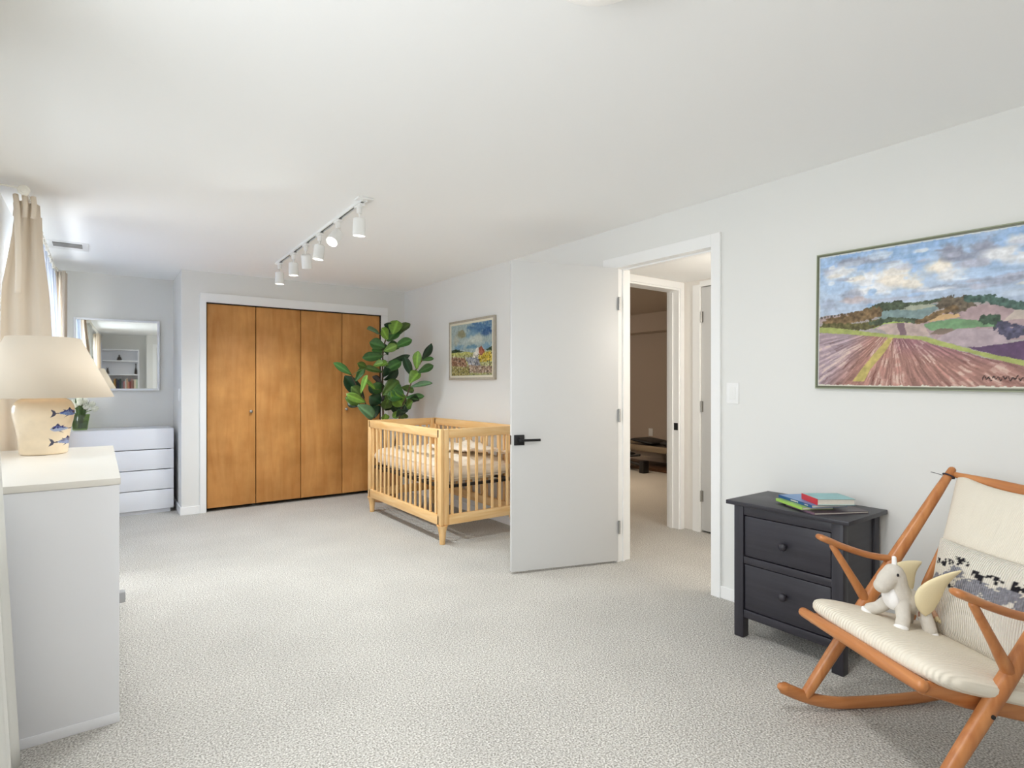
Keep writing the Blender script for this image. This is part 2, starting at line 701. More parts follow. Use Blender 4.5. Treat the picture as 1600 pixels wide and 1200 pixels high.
# ---------------- bedroom doorway trim and the open door
tr = struct('trim_1', boxes(((XR - 0.018, 1.925, 0), (XR, 1.985, 2.105)), ((XR - 0.018, 2.79, 0), (XR, 2.86, 2.03)), ((XR - 0.018, 1.985, 2.03), (XR, 2.86, 2.105)), bev=0.002), M['trim'])
jm = struct('trim_2', boxes(((XR - 0.004, 1.965, 0), (3.024, 1.985, 2.03)), ((XR - 0.004, 2.735, 0), (3.024, 2.76, 2.03)), ((XR - 0.004, 1.965, 2.03), (3.024, 2.76, 2.05)),
                            ((2.945, 1.985, 0), (2.96, 1.995, 2.02)), ((2.945, 2.725, 0), (2.96, 2.735, 2.02)), ((2.945, 1.985, 2.02), (2.96, 2.735, 2.03)),
                            ((3.02, 1.91, 0), (3.035, 1.965, 2.10)), ((3.02, 2.76, 0), (3.035, 2.82, 2.10)), ((3.02, 1.965, 2.05), (3.035, 2.76, 2.10))), M['trim'])
part('strike_plate', M['black'], jm, (2.90, 1.9846, 0.86), (2.93, 1.9866, 0.93))

# door_1: local x runs from the hinge to the free edge, local -y is the face towards the camera side
hinge = Vector((2.892, 2.722, 0))
free = Vector((2.155, 2.960, 0))
dv = free - hinge
DW = dv.length
d1 = thing('door_1', 'white flat bedroom door standing open into the room, black lever handle', 'door', hinge, math.atan2(dv.y, dv.x), kind='structure')
# local +y = left of travel direction; travel is towards -X so +y points to -Y (camera side)
bm = BM()
box(bm, (0.0, -0.034, 0.014), (DW, 0.0, 2.032), 0.0025)
obj('door_slab', bm, M['door'], d1, smooth='auto', local=True)
hd = obj('handle', BM(), M['black'], d1)
bm = BM()
box(bm, (DW - 0.085, 0.0, 0.834), (DW - 0.016, 0.010, 0.901), 0.002)
lathe(bm, [(0.012, 0), (0.012, 0.032)], n=16, mtx=Matrix.Translation((DW - 0.05, 0.01, 0.868)) @ Matrix.Rotation(-PI / 2, 4, 'X'))
box(bm, (DW - 0.185, 0.034, 0.860), (DW - 0.042, 0.046, 0.876), 0.002)
box(bm, (DW - 0.085, -0.044, 0.834), (DW - 0.016, -0.034, 0.901), 0.002)
lathe(bm, [(0.012, 0), (0.012, 0.032)], n=16, mtx=Matrix.Translation((DW - 0.05, -0.044, 0.868)) @ Matrix.Rotation(PI / 2, 4, 'X'))
box(bm, (DW - 0.185, -0.080, 0.860), (DW - 0.042, -0.068, 0.876), 0.002)
bpy.data.objects.remove(hd)
obj('handle', bm, M['black'], d1, smooth='auto', local=True)
part('latch_plate', M['black'], d1, (DW - 0.0005, -0.029, 0.838), (DW + 0.0015, -0.005, 0.897), local=True)
for z in (0.20, 0.97, 1.74):
    bm = BM()
    lathe(bm, [(0.007, 0), (0.007, 0.09)], (-0.004, 0.007, z), 10)
    box(bm, (-0.001, -0.03, z), (0.001, 0.004, z + 0.09))
    obj('hinge', bm, M['steel'], d1, smooth='auto', local=True)

# ---------------- closet: trim and four bifold panels
struct('trim_3', boxes(((0.776, YC - 0.018, 0), (0.830, YC, 2.018)), ((2.604, YC - 0.018, 0), (2.684, YC, 2.018)), ((0.776, YC - 0.018, 2.018), (2.684, YC, 2.106)), bev=0.002), M['trim'])
struct('trim_4', boxes(((0.826, YC, 0), (0.834, YC + 0.09, 2.018)), ((2.600, YC, 0), (2.608, YC + 0.09, 2.018)), ((0.826, YC, 2.012), (2.608, YC + 0.09, 2.022))), M['dark_gap'])  # lining coloured dark for the shade around the closet doors
d2 = thing('door_2', 'brown stained birch bifold closet doors, four tall flat panels', 'door', (1.717, YC + 0.03, 0), kind='structure')
px = [0.836, 1.277, 1.717, 2.158, 2.598]
for k in range(4):
    bm = BM()
    box(bm, (px[k] + 0.0035, YC + 0.012, 0.034), (px[k + 1] - 0.0035, YC + 0.042, 2.008), 0.002)
    p = obj('panel', bm, M['birch'], d2, smooth='auto')
    if k in (0, 3):
        kx = 1.228 if k == 0 else 2.201
        bm = BM()
        lathe(bm, [(0.010, 0.0), (0.006, 0.006), (0.006, 0.014), (0.014, 0.020), (0.016, 0.027), (0.011, 0.034), (0.0, 0.036)], n=18, cap1=False,
              mtx=Matrix.Translation((kx, YC + 0.012, 0.958)) @ Matrix.Rotation(PI / 2, 4, 'X'))
        kn = obj('knob', bm, M['steel'], p, smooth=True)
        kn['label'] = 'small brushed steel knob'
struct('wall_closet_inside', boxes(((0.715, YA - 0.01, 0), (XR, YA, H)), ((0.715, YC + 0.09, 0), (0.72, YA, H))), M['dark_gap'])  # closet interior coloured dark, its shade put into the walls

# ---------------- hall behind the doorway
YG = 3.05
XH = 4.05
HH = 2.10
struct('ceiling_hall', boxes(((3.02, 0.7, HH), (4.4, YG, HH + 0.1))), M['ceiling'])
struct('wall_hall_near', boxes(((3.02, 0.7, 0), (4.15, 0.8, HH))), M['hall_wall'])
# right side of the hall with a closed white door
struct('wall_hall_right', boxes(((XH, 0.8, 0), (XH + 0.10, 2.10, HH)), ((XH, 2.885, 0), (XH + 0.10, YG, HH)), ((XH, 2.10, 2.045), (XH + 0.10, 2.885, HH)), ((XH + 0.10, 0.8, 0), (XH + 0.12, YG, HH))), M['hall_wall'])
struct('trim_5', boxes(((XH - 0.015, 2.885, 0), (XH, 2.955, 2.06)), ((XH - 0.015, 2.04, 0), (XH, 2.10, 2.06)), ((XH - 0.015, 2.10, 2.04), (XH, 2.885, 2.085))), M['trim'])
d3 = thing('door_3', 'closed white hall door at the far right of the doorway, silver hinges', 'door', (XH, 2.49, 0), kind='structure')
part('door_slab', M['door'], d3, (XH + 0.002, 2.105, 0.016), (XH + 0.037, 2.880, 2.036), 0.002)
for z in (0.255, 1.00, 1.745):
    bm = BM()
    lathe(bm, [(0.008, 0), (0.008, 0.09)], (XH - 0.004, 2.882, z), 10)
    box(bm, (XH - 0.001, 2.862, z), (XH + 0.003, 2.882, z + 0.09))
    obj('hinge', bm, M['steel'], d3, smooth='auto')
bm = BM()
box(bm, (XH - 0.010, 2.125, 0.84), (XH + 0.002, 2.19, 0.905), 0.002)
box(bm, (XH - 0.045, 2.14, 0.866), (XH - 0.033, 2.28, 0.882), 0.002)
lathe(bm, [(0.011, 0), (0.011, 0.036)], n=14, mtx=Matrix.Translation((XH - 0.008, 2.157, 0.873)) @ Matrix.Rotation(-PI / 2, 4, 'Y'))
obj('handle', bm, M['black'], d3, smooth='auto')

# wall between the hall and the gym with a second doorway
GX0, GX1 = 3.23, 3.985
struct('wall_gym_front', boxes(((3.02, YG, 0), (GX0, YG + 0.115, 2.31)), ((GX1, YG, 0), (4.15, YG + 0.115, 2.31)), ((GX0, YG, 2.04), (GX1, YG + 0.115, 2.31)),
                               ((4.15, YG, 0), (7.2, YG + 0.115, 2.31))), M['hall_wall'])
j2 = struct('trim_6', boxes(((GX0 - 0.065, YG - 0.016, 0), (GX0, YG, 2.04)), ((GX1, YG - 0.016, 0), (GX1 + 0.045, YG, 2.04)), ((GX0 - 0.065, YG - 0.016, 2.04), (GX1 + 0.045, YG, 2.092)),
                            ((GX0, YG - 0.004, 0), (GX0 + 0.015, YG + 0.12, 2.025)), ((GX1 - 0.015, YG - 0.004, 0), (GX1, YG + 0.12, 2.025)), ((GX0, YG - 0.004, 2.025), (GX1, YG + 0.12, 2.04)),
                            ((GX1 - 0.026, YG + 0.055, 0), (GX1 - 0.015, YG + 0.09, 2.015))), M['trim'])
part('strike_plate', M['black'], j2, (GX1 - 0.0165, YG + 0.005, 0.84), (GX1 - 0.0145, YG + 0.045, 0.90))

# gym room beyond
struct('wall_gym_back', boxes(((7.0, YG + 0.115, 0), (7.1, 10.0, 2.31))), M['gym_wall'])
struct('wall_gym_far', boxes(((3.02, 10.0, 0), (7.1, 10.1, 2.31))), M['gym_wall'])
struct('wall_gym_left', boxes(((3.02, 7.0, 0), (3.08, 10.0, 2.31))), M['gym_wall'])
struct('ceiling_gym', boxes(((3.02, YG + 0.115, 2.31), (7.1, 10.1, 2.41)), ((6.72, YG + 0.115, 2.03), (7.0, 10.0, 2.31))), M['gym_wall'])
struct('trim_7', boxes(((6.985, YG + 0.115, 0), (7.0, 10.0, 0.09))), M['gym_wall'])

# ------------------------------------------------------------------ white chest of drawers (foreground) and lamp
ch = thing('chest_of_drawers', 'large white chest of drawers by the window, its plain side facing us', 'dresser', (-0.18, 3.185, 0))
DX0, DX1, DY0, DY1, DT = -0.42, 0.06, 2.51, 3.86, 0.888
bm = boxes(((DX0, DY0, 0.0), (DX1, DY0 + 0.02, DT - 0.025)), ((DX0, DY1 - 0.02, 0.0), (DX1, DY1, DT - 0.025)),
           ((DX0, DY0 + 0.02, 0.02), (DX0 + 0.01, DY1 - 0.02, DT - 0.025)), ((DX0 + 0.01, DY0 + 0.02, 0.06), (DX1 - 0.03, DY1 - 0.02, 0.08)), bev=0.0015)
obj('carcass', bm, M['white'], ch, smooth='auto')
part('top', M['warm_lit_top'], ch, (DX0, DY0 - 0.004, DT - 0.024), (DX1 + 0.004, DY1 + 0.004, DT), 0.002)
part('plinth', M['white'], ch, (DX0 + 0.02, DY0 - 0.003, 0.0), (DX1 + 0.001, DY0 + 0.0, 0.035), 0.001)
for r in range(4):
    z0 = 0.05 + r * 0.203
    for c in range(2):
        y0 = DY0 + 0.022 + c * 0.654
        d = part('drawer', M['white'], ch, (DX1 - 0.019, y0, z0), (DX1 - 0.001, y0 + 0.651, z0 + 0.199), 0.0015)
lt = part('latch', mat('grey_plastic', (176, 176, 178), 0.5), ch, (DX1, 2.62, 0.395), (DX1 + 0.022, 2.66, 0.435), 0.003)
lt['label'] = 'small grey plastic latch'

# lamp ---------------------------------------------------------------------------
LX, LY, LZ = -0.2185, 3.605, DT + 0.0005
lamp = thing('table_lamp', 'cream ceramic table lamp painted with blue fish, wide cream shade', 'lamp', (LX, LY, LZ))
prof = [(0.060, 0.0), (0.088, 0.0), (0.094, 0.006), (0.096, 0.03), (0.100, 0.08), (0.108, 0.13), (0.116, 0.17), (0.121, 0.205), (0.118, 0.234), (0.106, 0.257), (0.085, 0.271), (0.060, 0.277), (0.028, 0.279)]
zz = [p[1] for p in prof]
rr = [p[0] for p in prof]
NV, NT = 150, 300
me = bpy.data.meshes.new('vase_body')
tt = np.linspace(0, 1, 400)
# arc-length resample of the smooth outline
P = bez([(r, 0, z) for r, z in prof[1:]], 14)
P = np.array([[p.x, p.z] for p in P])
s = np.concatenate([[0], np.cumsum(np.hypot(*(P[1:] - P[:-1]).T))])
si = np.linspace(0, s[-1], NV)
R_ = np.interp(si, s, P[:, 0])
Z_ = np.interp(si, s, P[:, 1])
th = np.arange(NT) * 2 * PI / NT
vx = (R_[:, None] * np.cos(th)[None]).ravel()
vy = (R_[:, None] * np.sin(th)[None]).ravel()
vz = np.repeat(Z_, NT)
faces = []
for i in range(NV - 1):
    for k in range(NT):
        k2 = (k + 1) % NT
        faces.append((i * NT + k, i * NT + k2, (i + 1) * NT + k2, (i + 1) * NT + k))
faces.append(tuple(range(NT - 1, -1, -1)))
faces.append(tuple((NV - 1) * NT + k for k in range(NT)))
me.from_pydata(np.stack([vx, vy, vz], 1).tolist(), [], faces)
# paint three fish on the side turned to the camera's right.  u = arc offset (m) from the visible centre line, v = height
ang0 = math.atan2(-LY, -LX)             # towards the camera
TH = np.repeat(th[None, :], NV, 0)
dA = (TH - ang0 + PI) % (2 * PI) - PI
U = np.sin(np.clip(dA, -PI / 2, PI / 2)) * R_[:, None]      # sideways offset as seen from the front
front = np.abs(dA) < PI / 2
V = np.repeat(Z_[:, None], NT, 1)
rgb = np.zeros((NV, NT, 3))
rgb[:] = np.array((236, 218, 190)) / 255.
rgb *= (0.97 + 0.06 * vnoise(NV, NT, 10, 16, 5))[..., None]
SEA = np.array((58, 74, 140)) / 255.
DK = np.array((52, 52, 76)) / 255.
PALE = np.array((150, 172, 208)) / 255.
GY = np.array((112, 116, 140)) / 255.
nz = vnoise(NV, NT, 50, 100, 9)


def fish(cx, cz, flip, body, back, L=0.105):
    """head at +x unless flip"""
    x = (U - cx) / L * (-1 if flip else 1)
    y = (V - cz) / L
    tail = inside(x, y, [(-0.50, 0.19), (-0.36, 0.12), (-0.30, 0.02), (-0.14, 0.03), (-0.14, -0.03), (-0.30, -0.03), (-0.36, -0.12), (-0.52, -0.20), (-0.42, 0.0)])
    bod = inside(x, y, [(-0.18, 0.025), (0.0, 0.11), (0.16, 0.16), (0.34, 0.13), (0.46, 0.03), (0.48, -0.02), (0.36, -0.10), (0.16, -0.12), (0.0, -0.07), (-0.18, -0.03)])
    fins = inside(x, y, [(0.10, 0.13), (0.20, 0.27), (0.30, 0.13)]) | inside(x, y, [(0.02, 0.10), (-0.04, 0.17), (0.10, 0.13)]) | inside(x, y, [(0.10, -0.10), (0.0, -0.19), (0.18, -0.11)])
    rgb[tail & front] = DK * 0.9 + 0.1
    rgb[fins & front] = DK * 0.7 + SEA * 0.3
    b = bod & front
    rgb[b] = body
    t = b & (y > 0.03 + 0.05 * (nz - .5))
    rgb[t] = back
    st = b & (nz > 0.58)
    rgb[st] = rgb[st] * 0.5 + PALE * 0.5
    eye = ((x - 0.36) ** 2 + (y - 0.03) ** 2 < 0.0012) & front
    rgb[eye] = 0.08


fish(0.077, 0.200, False, np.array((92, 118, 180)) / 255., SEA)
fish(0.073, 0.124, True, np.array((168, 178, 206)) / 255., np.array((50, 52, 122)) / 255.)
fish(0.070, 0.060, False, np.array((140, 150, 184)) / 255., GY)
set_paint(me, rgb.reshape(-1, 3))
obj('vase_body', me, painted('glazed_ceramic', 0.25, 0.5), lamp, smooth=True)
bm = BM()
lathe(bm, [(0.026, 0.276), (0.026, 0.292), (0.012, 0.298), (0.012, 0.36), (0.022, 0.362), (0.022, 0.40), (0.006, 0.402)], n=20)
obj('socket', bm, mat('brass', (180, 150, 90), 0.35, 0.9), lamp, smooth='auto', local=True)
bm = BM()
ball(bm, (0, 0, 0.445), (0.03, 0.03, 0.042))
obj('bulb', bm, mat('bulb_glass', (255, 244, 220), 0.4, emit=((255, 214, 160), 6.0)), lamp, smooth=True, local=True)
bm = BM()
lathe(bm, [(0.283, 0.2765), (0.144, 0.568)], n=72, cap0=False, cap1=False)
M['shade'] = cloth('lamp_shade_paper', (240, 228, 210), 0.20)
obj('lamp_shade', bm, M['shade'], lamp, smooth=True, local=True, solid=0.002)
bm = BM()
for a in (0, 2 * PI / 3, 4 * PI / 3):
    tube(bm, [(0, 0, 0.40), (0.05 * math.cos(a), 0.05 * math.sin(a), 0.48), (0.144 * math.cos(a), 0.144 * math.sin(a), 0.562)], 0.002, 6)
obj('shade_carrier', bm, M['steel'], lamp, local=True)

# ------------------------------------------------------------------ alcove dresser, vase, tulips, mirror
ad = thing('dresser', 'white four-drawer dresser in the alcove under the mirror', 'dresser', (0.185, 6.59, 0))
AX0, AX1, AY0, AY1, AZ = -0.215, 0.585, 6.365, 6.81, 0.806
obj('carcass', boxes(((AX0, AY0 + 0.018, 0.034), (AX0 + 0.02, AY1, AZ)), ((AX1 - 0.02, AY0 + 0.018, 0.034), (AX1, AY1, AZ)), ((AX0 + 0.02, AY0 + 0.018, AZ - 0.02), (AX1 - 0.02, AY1, AZ)),
                     ((AX0 + 0.02, AY1 - 0.01, 0.034), (AX1 - 0.02, AY1, AZ - 0.02)), ((AX0 + 0.02, AY0 + 0.03, 0.034), (AX1 - 0.02, AY1 - 0.01, 0.05)), bev=0.001), M['white'], ad, smooth='auto')
part('plinth', M['white'], ad, (AX0 + 0.025, AY0 + 0.03, 0.0), (AX1 - 0.025, AY1 - 0.02, 0.034))
for z0, z1 in ((0.040, 0.222), (0.229, 0.414), (0.422, 0.607), (0.615, 0.806)):
    part('drawer', M['white'], ad, (AX0, AY0, z0), (AX1, AY0 + 0.018, z1), 0.0012)

VX, VY, VZ = -0.142, 6.60, AZ + 0.0005
vs_ = thing('flower_vase', 'small green tinted glass vase on the alcove dresser', 'vase', (VX, VY, VZ))
bm = BM()
lathe(bm, [(0.0, 0.0), (0.052, 0.0), (0.056, 0.01), (0.064, 0.07), (0.075, 0.145), (0.072, 0.145), (0.060, 0.07), (0.050, 0.014), (0.0, 0.012)], n=32, cap0=False, cap1=False)
obj('glass', bm, thin_glass('green_glass', (0.62, 0.72, 0.44), 0.10), vs_, smooth=True, local=True)
bm = BM()
lathe(bm, [(0.0, 0.013), (0.048, 0.015), (0.060, 0.085), (0.0, 0.085)], n=24, cap0=False, cap1=False)
w_ = obj('water', bm, thin_glass('green_water', (0.66, 0.72, 0.42), 0.03), vs_, smooth=True, local=True)
M['stem'] = mat('tulip_stem', (104, 128, 58), 0.5)
M['tleaf'] = mat('tulip_leaf', (74, 96, 56), 0.5)
M['petal'] = cloth('tulip_petal', (246, 246, 232), 0.25)


def tulip(i, ang, lean, h, place):
    t = thing('tulip', 'white tulip %s' % place, 'flower', (VX, VY, VZ + 0.014), group='white tulips in the glass vase')
    dx, dy = math.cos(ang), math.sin(ang)
    base = Vector((-dx * 0.016, -dy * 0.016, 0.0))
    tip = Vector((dx * lean, dy * lean, h))
    mid = Vector((dx * min(lean * 0.35, 0.045), dy * min(lean * 0.35, 0.045), 0.135))
    pts = bez([base, mid, tip], 8)
    bm = BM()
    tube(bm, pts, 0.0035, 6)
    obj('stem', bm, M['stem'], t, smooth=True, local=True)
    d = (pts[-1] - pts[-3]).normalized()
    Mx = Matrix.Translation(tip) @ d.to_track_quat('Z', 'Y').to_matrix().to_4x4()
    bm = BM()
    for k in range(6):
        a = k * PI / 3
        rad = 0.018 if k % 2 else 0.021

        def f(u, v, a=a, rad=rad):
            w = (u - 0.5) * 1.25 * math.sin(PI * min(max(v, 0.03), 0.97)) ** 0.6
            r = rad * (0.25 + 1.0 * math.sin(PI * (0.12 + 0.70 * v)))
            return Mx @ Vector((r * math.cos(a + w), r * math.sin(a + w), 0.055 * v + 0.004 * math.cos(6 * w)))
        sheet(bm, f, 5, 6)
    obj('bloom', bm, M['petal'], t, smooth=True, local=True)
    for q in range(2 if i % 2 else 1):
        a2 = ang + (0.9 if q else -0.7)
        L = h + 0.02 + 0.02 * (i % 3)
        bm = BM()

        def g(u, v, a2=a2, L=L):
            w = (u - 0.5) * 0.030 * math.sin(PI * min(0.12 + 0.86 * v, 0.985))
            r = min(0.012 + lean * 0.9 * v ** 1.3, 0.03 + v * 0.14)
            if v < 0.55:
                r = min(r, 0.045)
            return Vector((r * math.cos(a2) - w * math.sin(a2), r * math.sin(a2) + w * math.cos(a2), L * (0.05 + 0.95 * v) + abs(u - 0.5) * 0.01))
        sheet(bm, g, 4, 10)
        obj('leaf', bm, M['tleaf'], t, smooth=True, local=True)


spec_ = [(-2.9, 0.085, 0.170, 'drooping furthest left over the rim of the vase'), (-2.2, 0.060, 0.195, 'left of the middle at the front of the vase'),
         (-1.6, 0.045, 0.215, 'in the middle at the front of the vase'), (-1.0, 0.065, 0.185, 'right of the middle at the front of the vase'),
         (-0.4, 0.095, 0.170, 'leaning furthest right out of the vase'), (0.3, 0.075, 0.200, 'at the right back of the vase'),
         (1.0, 0.050, 0.225, 'standing right of the tallest tulip at the back'), (1.7, 0.030, 0.240, 'standing tallest at the back of the vase'),
         (2.4, 0.060, 0.215, 'at the left back of the vase'), (0.0, 0.012, 0.205, 'upright in the very centre of the vase')]
for i, s_ in enumerate(spec_):
    tulip(i, *s_)

MX0, MX1, MZ0, MZ1, MY = -0.196, 0.500, 1.168, 1.870, 6.797
mr = thing('mirror', 'rectangular wall mirror in a thin white frame above the alcove dresser', 'mirror', (0.152, MY + 0.010, 1.17))
obj('frame', boxes(((MX0, MY, MZ0), (MX0 + 0.020, YA - 0.001, MZ1)), ((MX1 - 0.020, MY, MZ0), (MX1, YA - 0.001, MZ1)), ((MX0 + 0.020, MY, MZ0), (MX1 - 0.020, YA - 0.001, MZ0 + 0.020)),
                   ((MX0 + 0.020, MY, MZ1 - 0.020), (MX1 - 0.020, YA - 0.001, MZ1)), bev=0.002), M['white'], mr, smooth='auto')
part('mirror_glass', mat('silvered_glass', (236, 240, 240), 0.02, 1.0), mr, (MX0 + 0.020, MY + 0.008, MZ0 + 0.020), (MX1 - 0.020, MY + 0.014, MZ1 - 0.020))


mr.location.y -= 0.006
mr.rotation_euler = (0, 0, math.radians(-1.23))     # hangs a touch out of square


def switch(name, label, c, face, w=0.075, h=0.118):
    """face: unit axis the plate faces ('-x')"""
    t = thing(name, label, 'light switch', c)
    x, y, z = c
    part('plate', M['trim'], t, (x - 0.006, y - w / 2, z - h / 2), (x, y + w / 2, z + h / 2), 0.002)
    part('rocker', M['fixture'], t, (x - 0.010, y - 0.017, z - 0.034), (x - 0.006, y + 0.017, z + 0.034), 0.001)


switch('light_switch', 'white rocker light switch on the wall right of the doorway', (XR, 1.853, 1.178), '-x')
switch('light_switch', 'white light switch on the side of the closet wall, by the alcove', (0.625, 6.30, 1.128), '-x')

# ------------------------------------------------------------------ curtains and rods
M['beige'] = cloth('beige_linen', (240, 229, 213), 0.28, weave=300)
M['sheer'] = cloth('white_sheer', (232, 237, 246), 0.25, clear=0.12)
M['white_curtain'] = cloth('white_linen', (240, 240, 236), 0.25, weave=300)


def curtain(name, label, m, y0, y1, z0, z1, xc, amp, folds, nu=120, nv=24, phase=0.0, parts=None, group=None, ywarp=None):
    def f(u, v):
        z = z0 + (z1 - z0) * v
        x = xc(v) + amp(v) * math.sin(2 * PI * folds * u + phase) + 0.15 * amp(v) * math.sin(2 * PI * folds * 2.3 * u + 1.0)
        y = y0 + (y1 - y0) * u + (ywarp(u, v) if ywarp else 0.0) + 0.012 * math.sin(2 * PI * folds * 2 * u + phase) * (1 - v)
        y += 0.016 * math.sin((x - xc(v)) / max(amp(v), 0.02) * 7.0)
        return Vector((x, y, z))
    bm = BM()
    sheet(bm, f, nu, nv)
    t = thing(name, label, 'curtain', (xc(0), (y0 + y1) / 2, z0))
    obj('curtain_panel', bm, m, t, smooth=True, solid=0.003)
    return t


lerp = lambda a, b, t: a + (b - a) * t
c1 = curtain('curtain', 'beige linen curtain gathered behind the fish lamp', M['beige'], 3.94, 4.32, 0.02, 2.205, lambda v: float(np.interp(v, [0, 0.5, 0.78, 1], [-0.308, -0.322, -0.328, -0.312])), lambda v: float(np.interp(v, [0, 0.5, 0.78, 0.92, 1], [0.126, 0.112, 0.094, 0.055, 0.044])), 2.5, phase=-PI / 2)
bm = BM()
tube(bm, bez([(-0.345, 3.885, 2.17), (-0.34, 3.87, 2.05), (-0.335, 3.868, 1.85), (-0.338, 3.872, 1.70)], 6), [(0.014, 0.004)] * 19, 8, up=(0, 1, 0))
tp = obj('tie_strap', bm, M['beige'], c1, smooth=True)
# pleat headings of the beige curtain
bm = BM()
for k in range(3):
    tube(bm, bez([(-0.35 + 0.035 * k, 3.895, 2.10), (-0.345 + 0.035 * k, 3.885, 2.16), (-0.35 + 0.035 * k, 3.895, 2.215)], 4), [(0.012, 0.010)] * 9, 8, up=(0, 1, 0))
obj('pleat', bm, M['beige'], c1, smooth=True)
curtain('curtain', 'thin white curtain hanging between two beige curtains, lit by daylight', M['sheer'], 4.50, 6.18, 0.02, 2.14, lambda v: lerp(-0.235, -0.305, v ** 0.8), lambda v: lerp(0.050, 0.016, v), 7, nu=200)
curtain('curtain', 'beige curtain furthest away, beside the alcove mirror', M['beige'], 6.205, 6.345, 0.02, 2.205, lambda v: lerp(-0.265, -0.262, v), lambda v: lerp(0.030, 0.034, v), 1.5, nu=60)
curtain('curtain', 'pale curtain at the left edge in front of the white chest', M['white_curtain'], 1.72, 2.405, 0.015, 2.205, lambda v: lerp(-0.262, -0.345, v), lambda v: lerp(0.060, 0.035, v), 4.5, nu=160, phase=0.0)
curtain('curtain', 'beige curtain beside the camera, seen only in the mirror', M['beige'], -0.40, 0.22, 0.02, 2.205, lambda v: lerp(-0.325, -0.325, v), lambda v: lerp(0.080, 0.045, v), 3.5, nu=90)
curtain('curtain', 'white curtain nearest the bookcase, seen only in the mirror', M['sheer'], -1.07, -0.46, 0.02, 2.10, lambda v: lerp(-0.30, -0.32, v), lambda v: lerp(0.06, 0.03, v), 5, nu=110)
M['rod'] = mat('cream_rod', (240, 236, 226), 0.45)


def rod(name, label, ya, yb, z, x=-0.315):
    t = thing(name, label, 'curtain rod', (x, (ya + yb) / 2, z))
    bm = BM()
    lathe(bm, [(0.009, 0), (0.009, yb - ya)], n=14, mtx=Matrix.Translation((x, ya, z)) @ Matrix.Rotation(-PI / 2, 4, 'X'))
    obj('pole', bm, M['rod'], t, smooth='auto')
    for y in (ya, yb):
        s = -1 if y == ya else 1
        bm = BM()
        lathe(bm, [(0.010, -0.012), (0.024, -0.008), (0.027, 0.0), (0.022, 0.008), (0.014, 0.010), (0.012, 0.016), (0.006, 0.018)], n=24,
              mtx=Matrix.Translation((x, y, z)) @ Matrix.Rotation(-PI / 2 * s, 4, 'X'))
        obj('finial', bm, M['rod'], t, smooth='auto')
        yy = y - 0.03 * s
        bm = BM()
        tube(bm, bez([(XL + 0.002, yy, z + 0.02), (XL + 0.06, yy, z + 0.018), (x - 0.015, yy, z + 0.012), (x + 0.012, yy, z - 0.006), (x + 0.010, yy, z - 0.018), (x - 0.012, yy, z - 0.016)], 5), [(0.007, 0.005)] * 26, 8)
        lathe(bm, [(0.025, 0), (0.025, 0.006)], n=18, mtx=Matrix.Translation((XL + 0.001, yy, z + 0.02)) @ Matrix.Rotation(PI / 2, 4, 'Y'))
        obj('bracket', bm, M['rod'], t, smooth='auto')
    n = int((yb - ya) / 0.12)
    for k in range(1, n):
        y = ya + (yb - ya) * k / n
        bm = BM()
        tube(bm, [(x + 0.016 * math.cos(a), y, z - 0.006 + 0.016 * math.sin(a)) for a in np.linspace(0, 2 * PI, 15)], 0.0025, 6, up=(0, 1, 0), cap=False)
        obj('ring', bm, M['rod'], t, smooth=True)


rod('curtain_rod', 'cream curtain rod with round finials above the far curtains', 3.86, 6.36, 2.235)
rod('curtain_rod', 'cream curtain rod above the pale curtain at the left edge', -1.09, 2.42, 2.235)

# ------------------------------------------------------------------ ceiling vent, dome light, track light
vt = thing('ceiling_vent', 'white ceiling air vent with dark slots near the curtains', 'vent', (-0.19, 5.59, H))
part('frame_plate', M['fixture'], vt, (-0.325, 5.44, H - 0.006), (-0.065, 5.74, H - 0.0005), 0.002)
part('duct_shade', mat('vent_shadow', (112, 110, 106), 0.8), vt, (-0.285, 5.475, H - 0.0075), (-0.105, 5.62, H - 0.006))  # flat grey plate, shade of the vent opening put into its colour
for k in range(5):
    y = 5.49 + k * 0.029
    part('louver', mat('vent_louver', (168, 166, 162), 0.5) if k == 0 else bpy.data.materials['vent_louver'], vt, (-0.285, y, H - 0.012), (-0.105, y + 0.010, H - 0.0075))

dm = thing('ceiling_light', 'round white ceiling dome light at the top edge of the photo', 'lamp', (1.01, 1.01, H))
bm = BM()
lathe(bm, [(0.155, 0.0), (0.155, -0.022), (0.148, -0.026)], (1.01, 1.01, H - 0.0005), 48)
obj('base_ring', bm, M['fixture'], dm, smooth='auto')
bm = BM()
lathe(bm, [(0.147, -0.026), (0.135, -0.05), (0.10, -0.072), (0.05, -0.083), (0.0, -0.085)], (1.01, 1.01, H), 48, cap0=True, cap1=False)
obj('dome', bm, mat('frosted_dome', (246, 244, 240), 0.4, emit=((255, 250, 242), 0.12)), dm, smooth=True)  # faint glow added to the dome

tk = thing('track_light', 'white ceiling track light with six spot heads', 'lamp', (1.27, 4.2, H))
tx = lambda y: 1.245 + (y - 3.2) * 0.017
bm = BM()
sh = [(tx(y), y) for y in (3.16, 5.30)]
for a, b in (((-0.018, -0.018), (-0.010, 0)), ((0.010, -0.018), (0.018, 0)), ((-0.010, -0.006), (0.010, 0))):
    vs = []
    for (cx, y) in sh:
        vs.append([bm.verts.new((cx + dx, y, H + dz - 0.0005)) for dx, dz in ((a[0], a[1]), (b[0], a[1]), (b[0], b[1]), (a[0], b[1]))])
    for k in range(4):
        bm.faces.new((vs[0][k], vs[0][(k + 1) % 4], vs[1][(k + 1) % 4], vs[1][k]))
    bm.faces.new(vs[0][::-1])
    bm.faces.new(vs[1])
obj('track', bm, M['fixture'], tk)
bm = BM()
Qs = [[bm.verts.new((cx + dx, y, H - 0.0068)) for dx in (-0.0098, 0.0098)] for cx, y in sh]
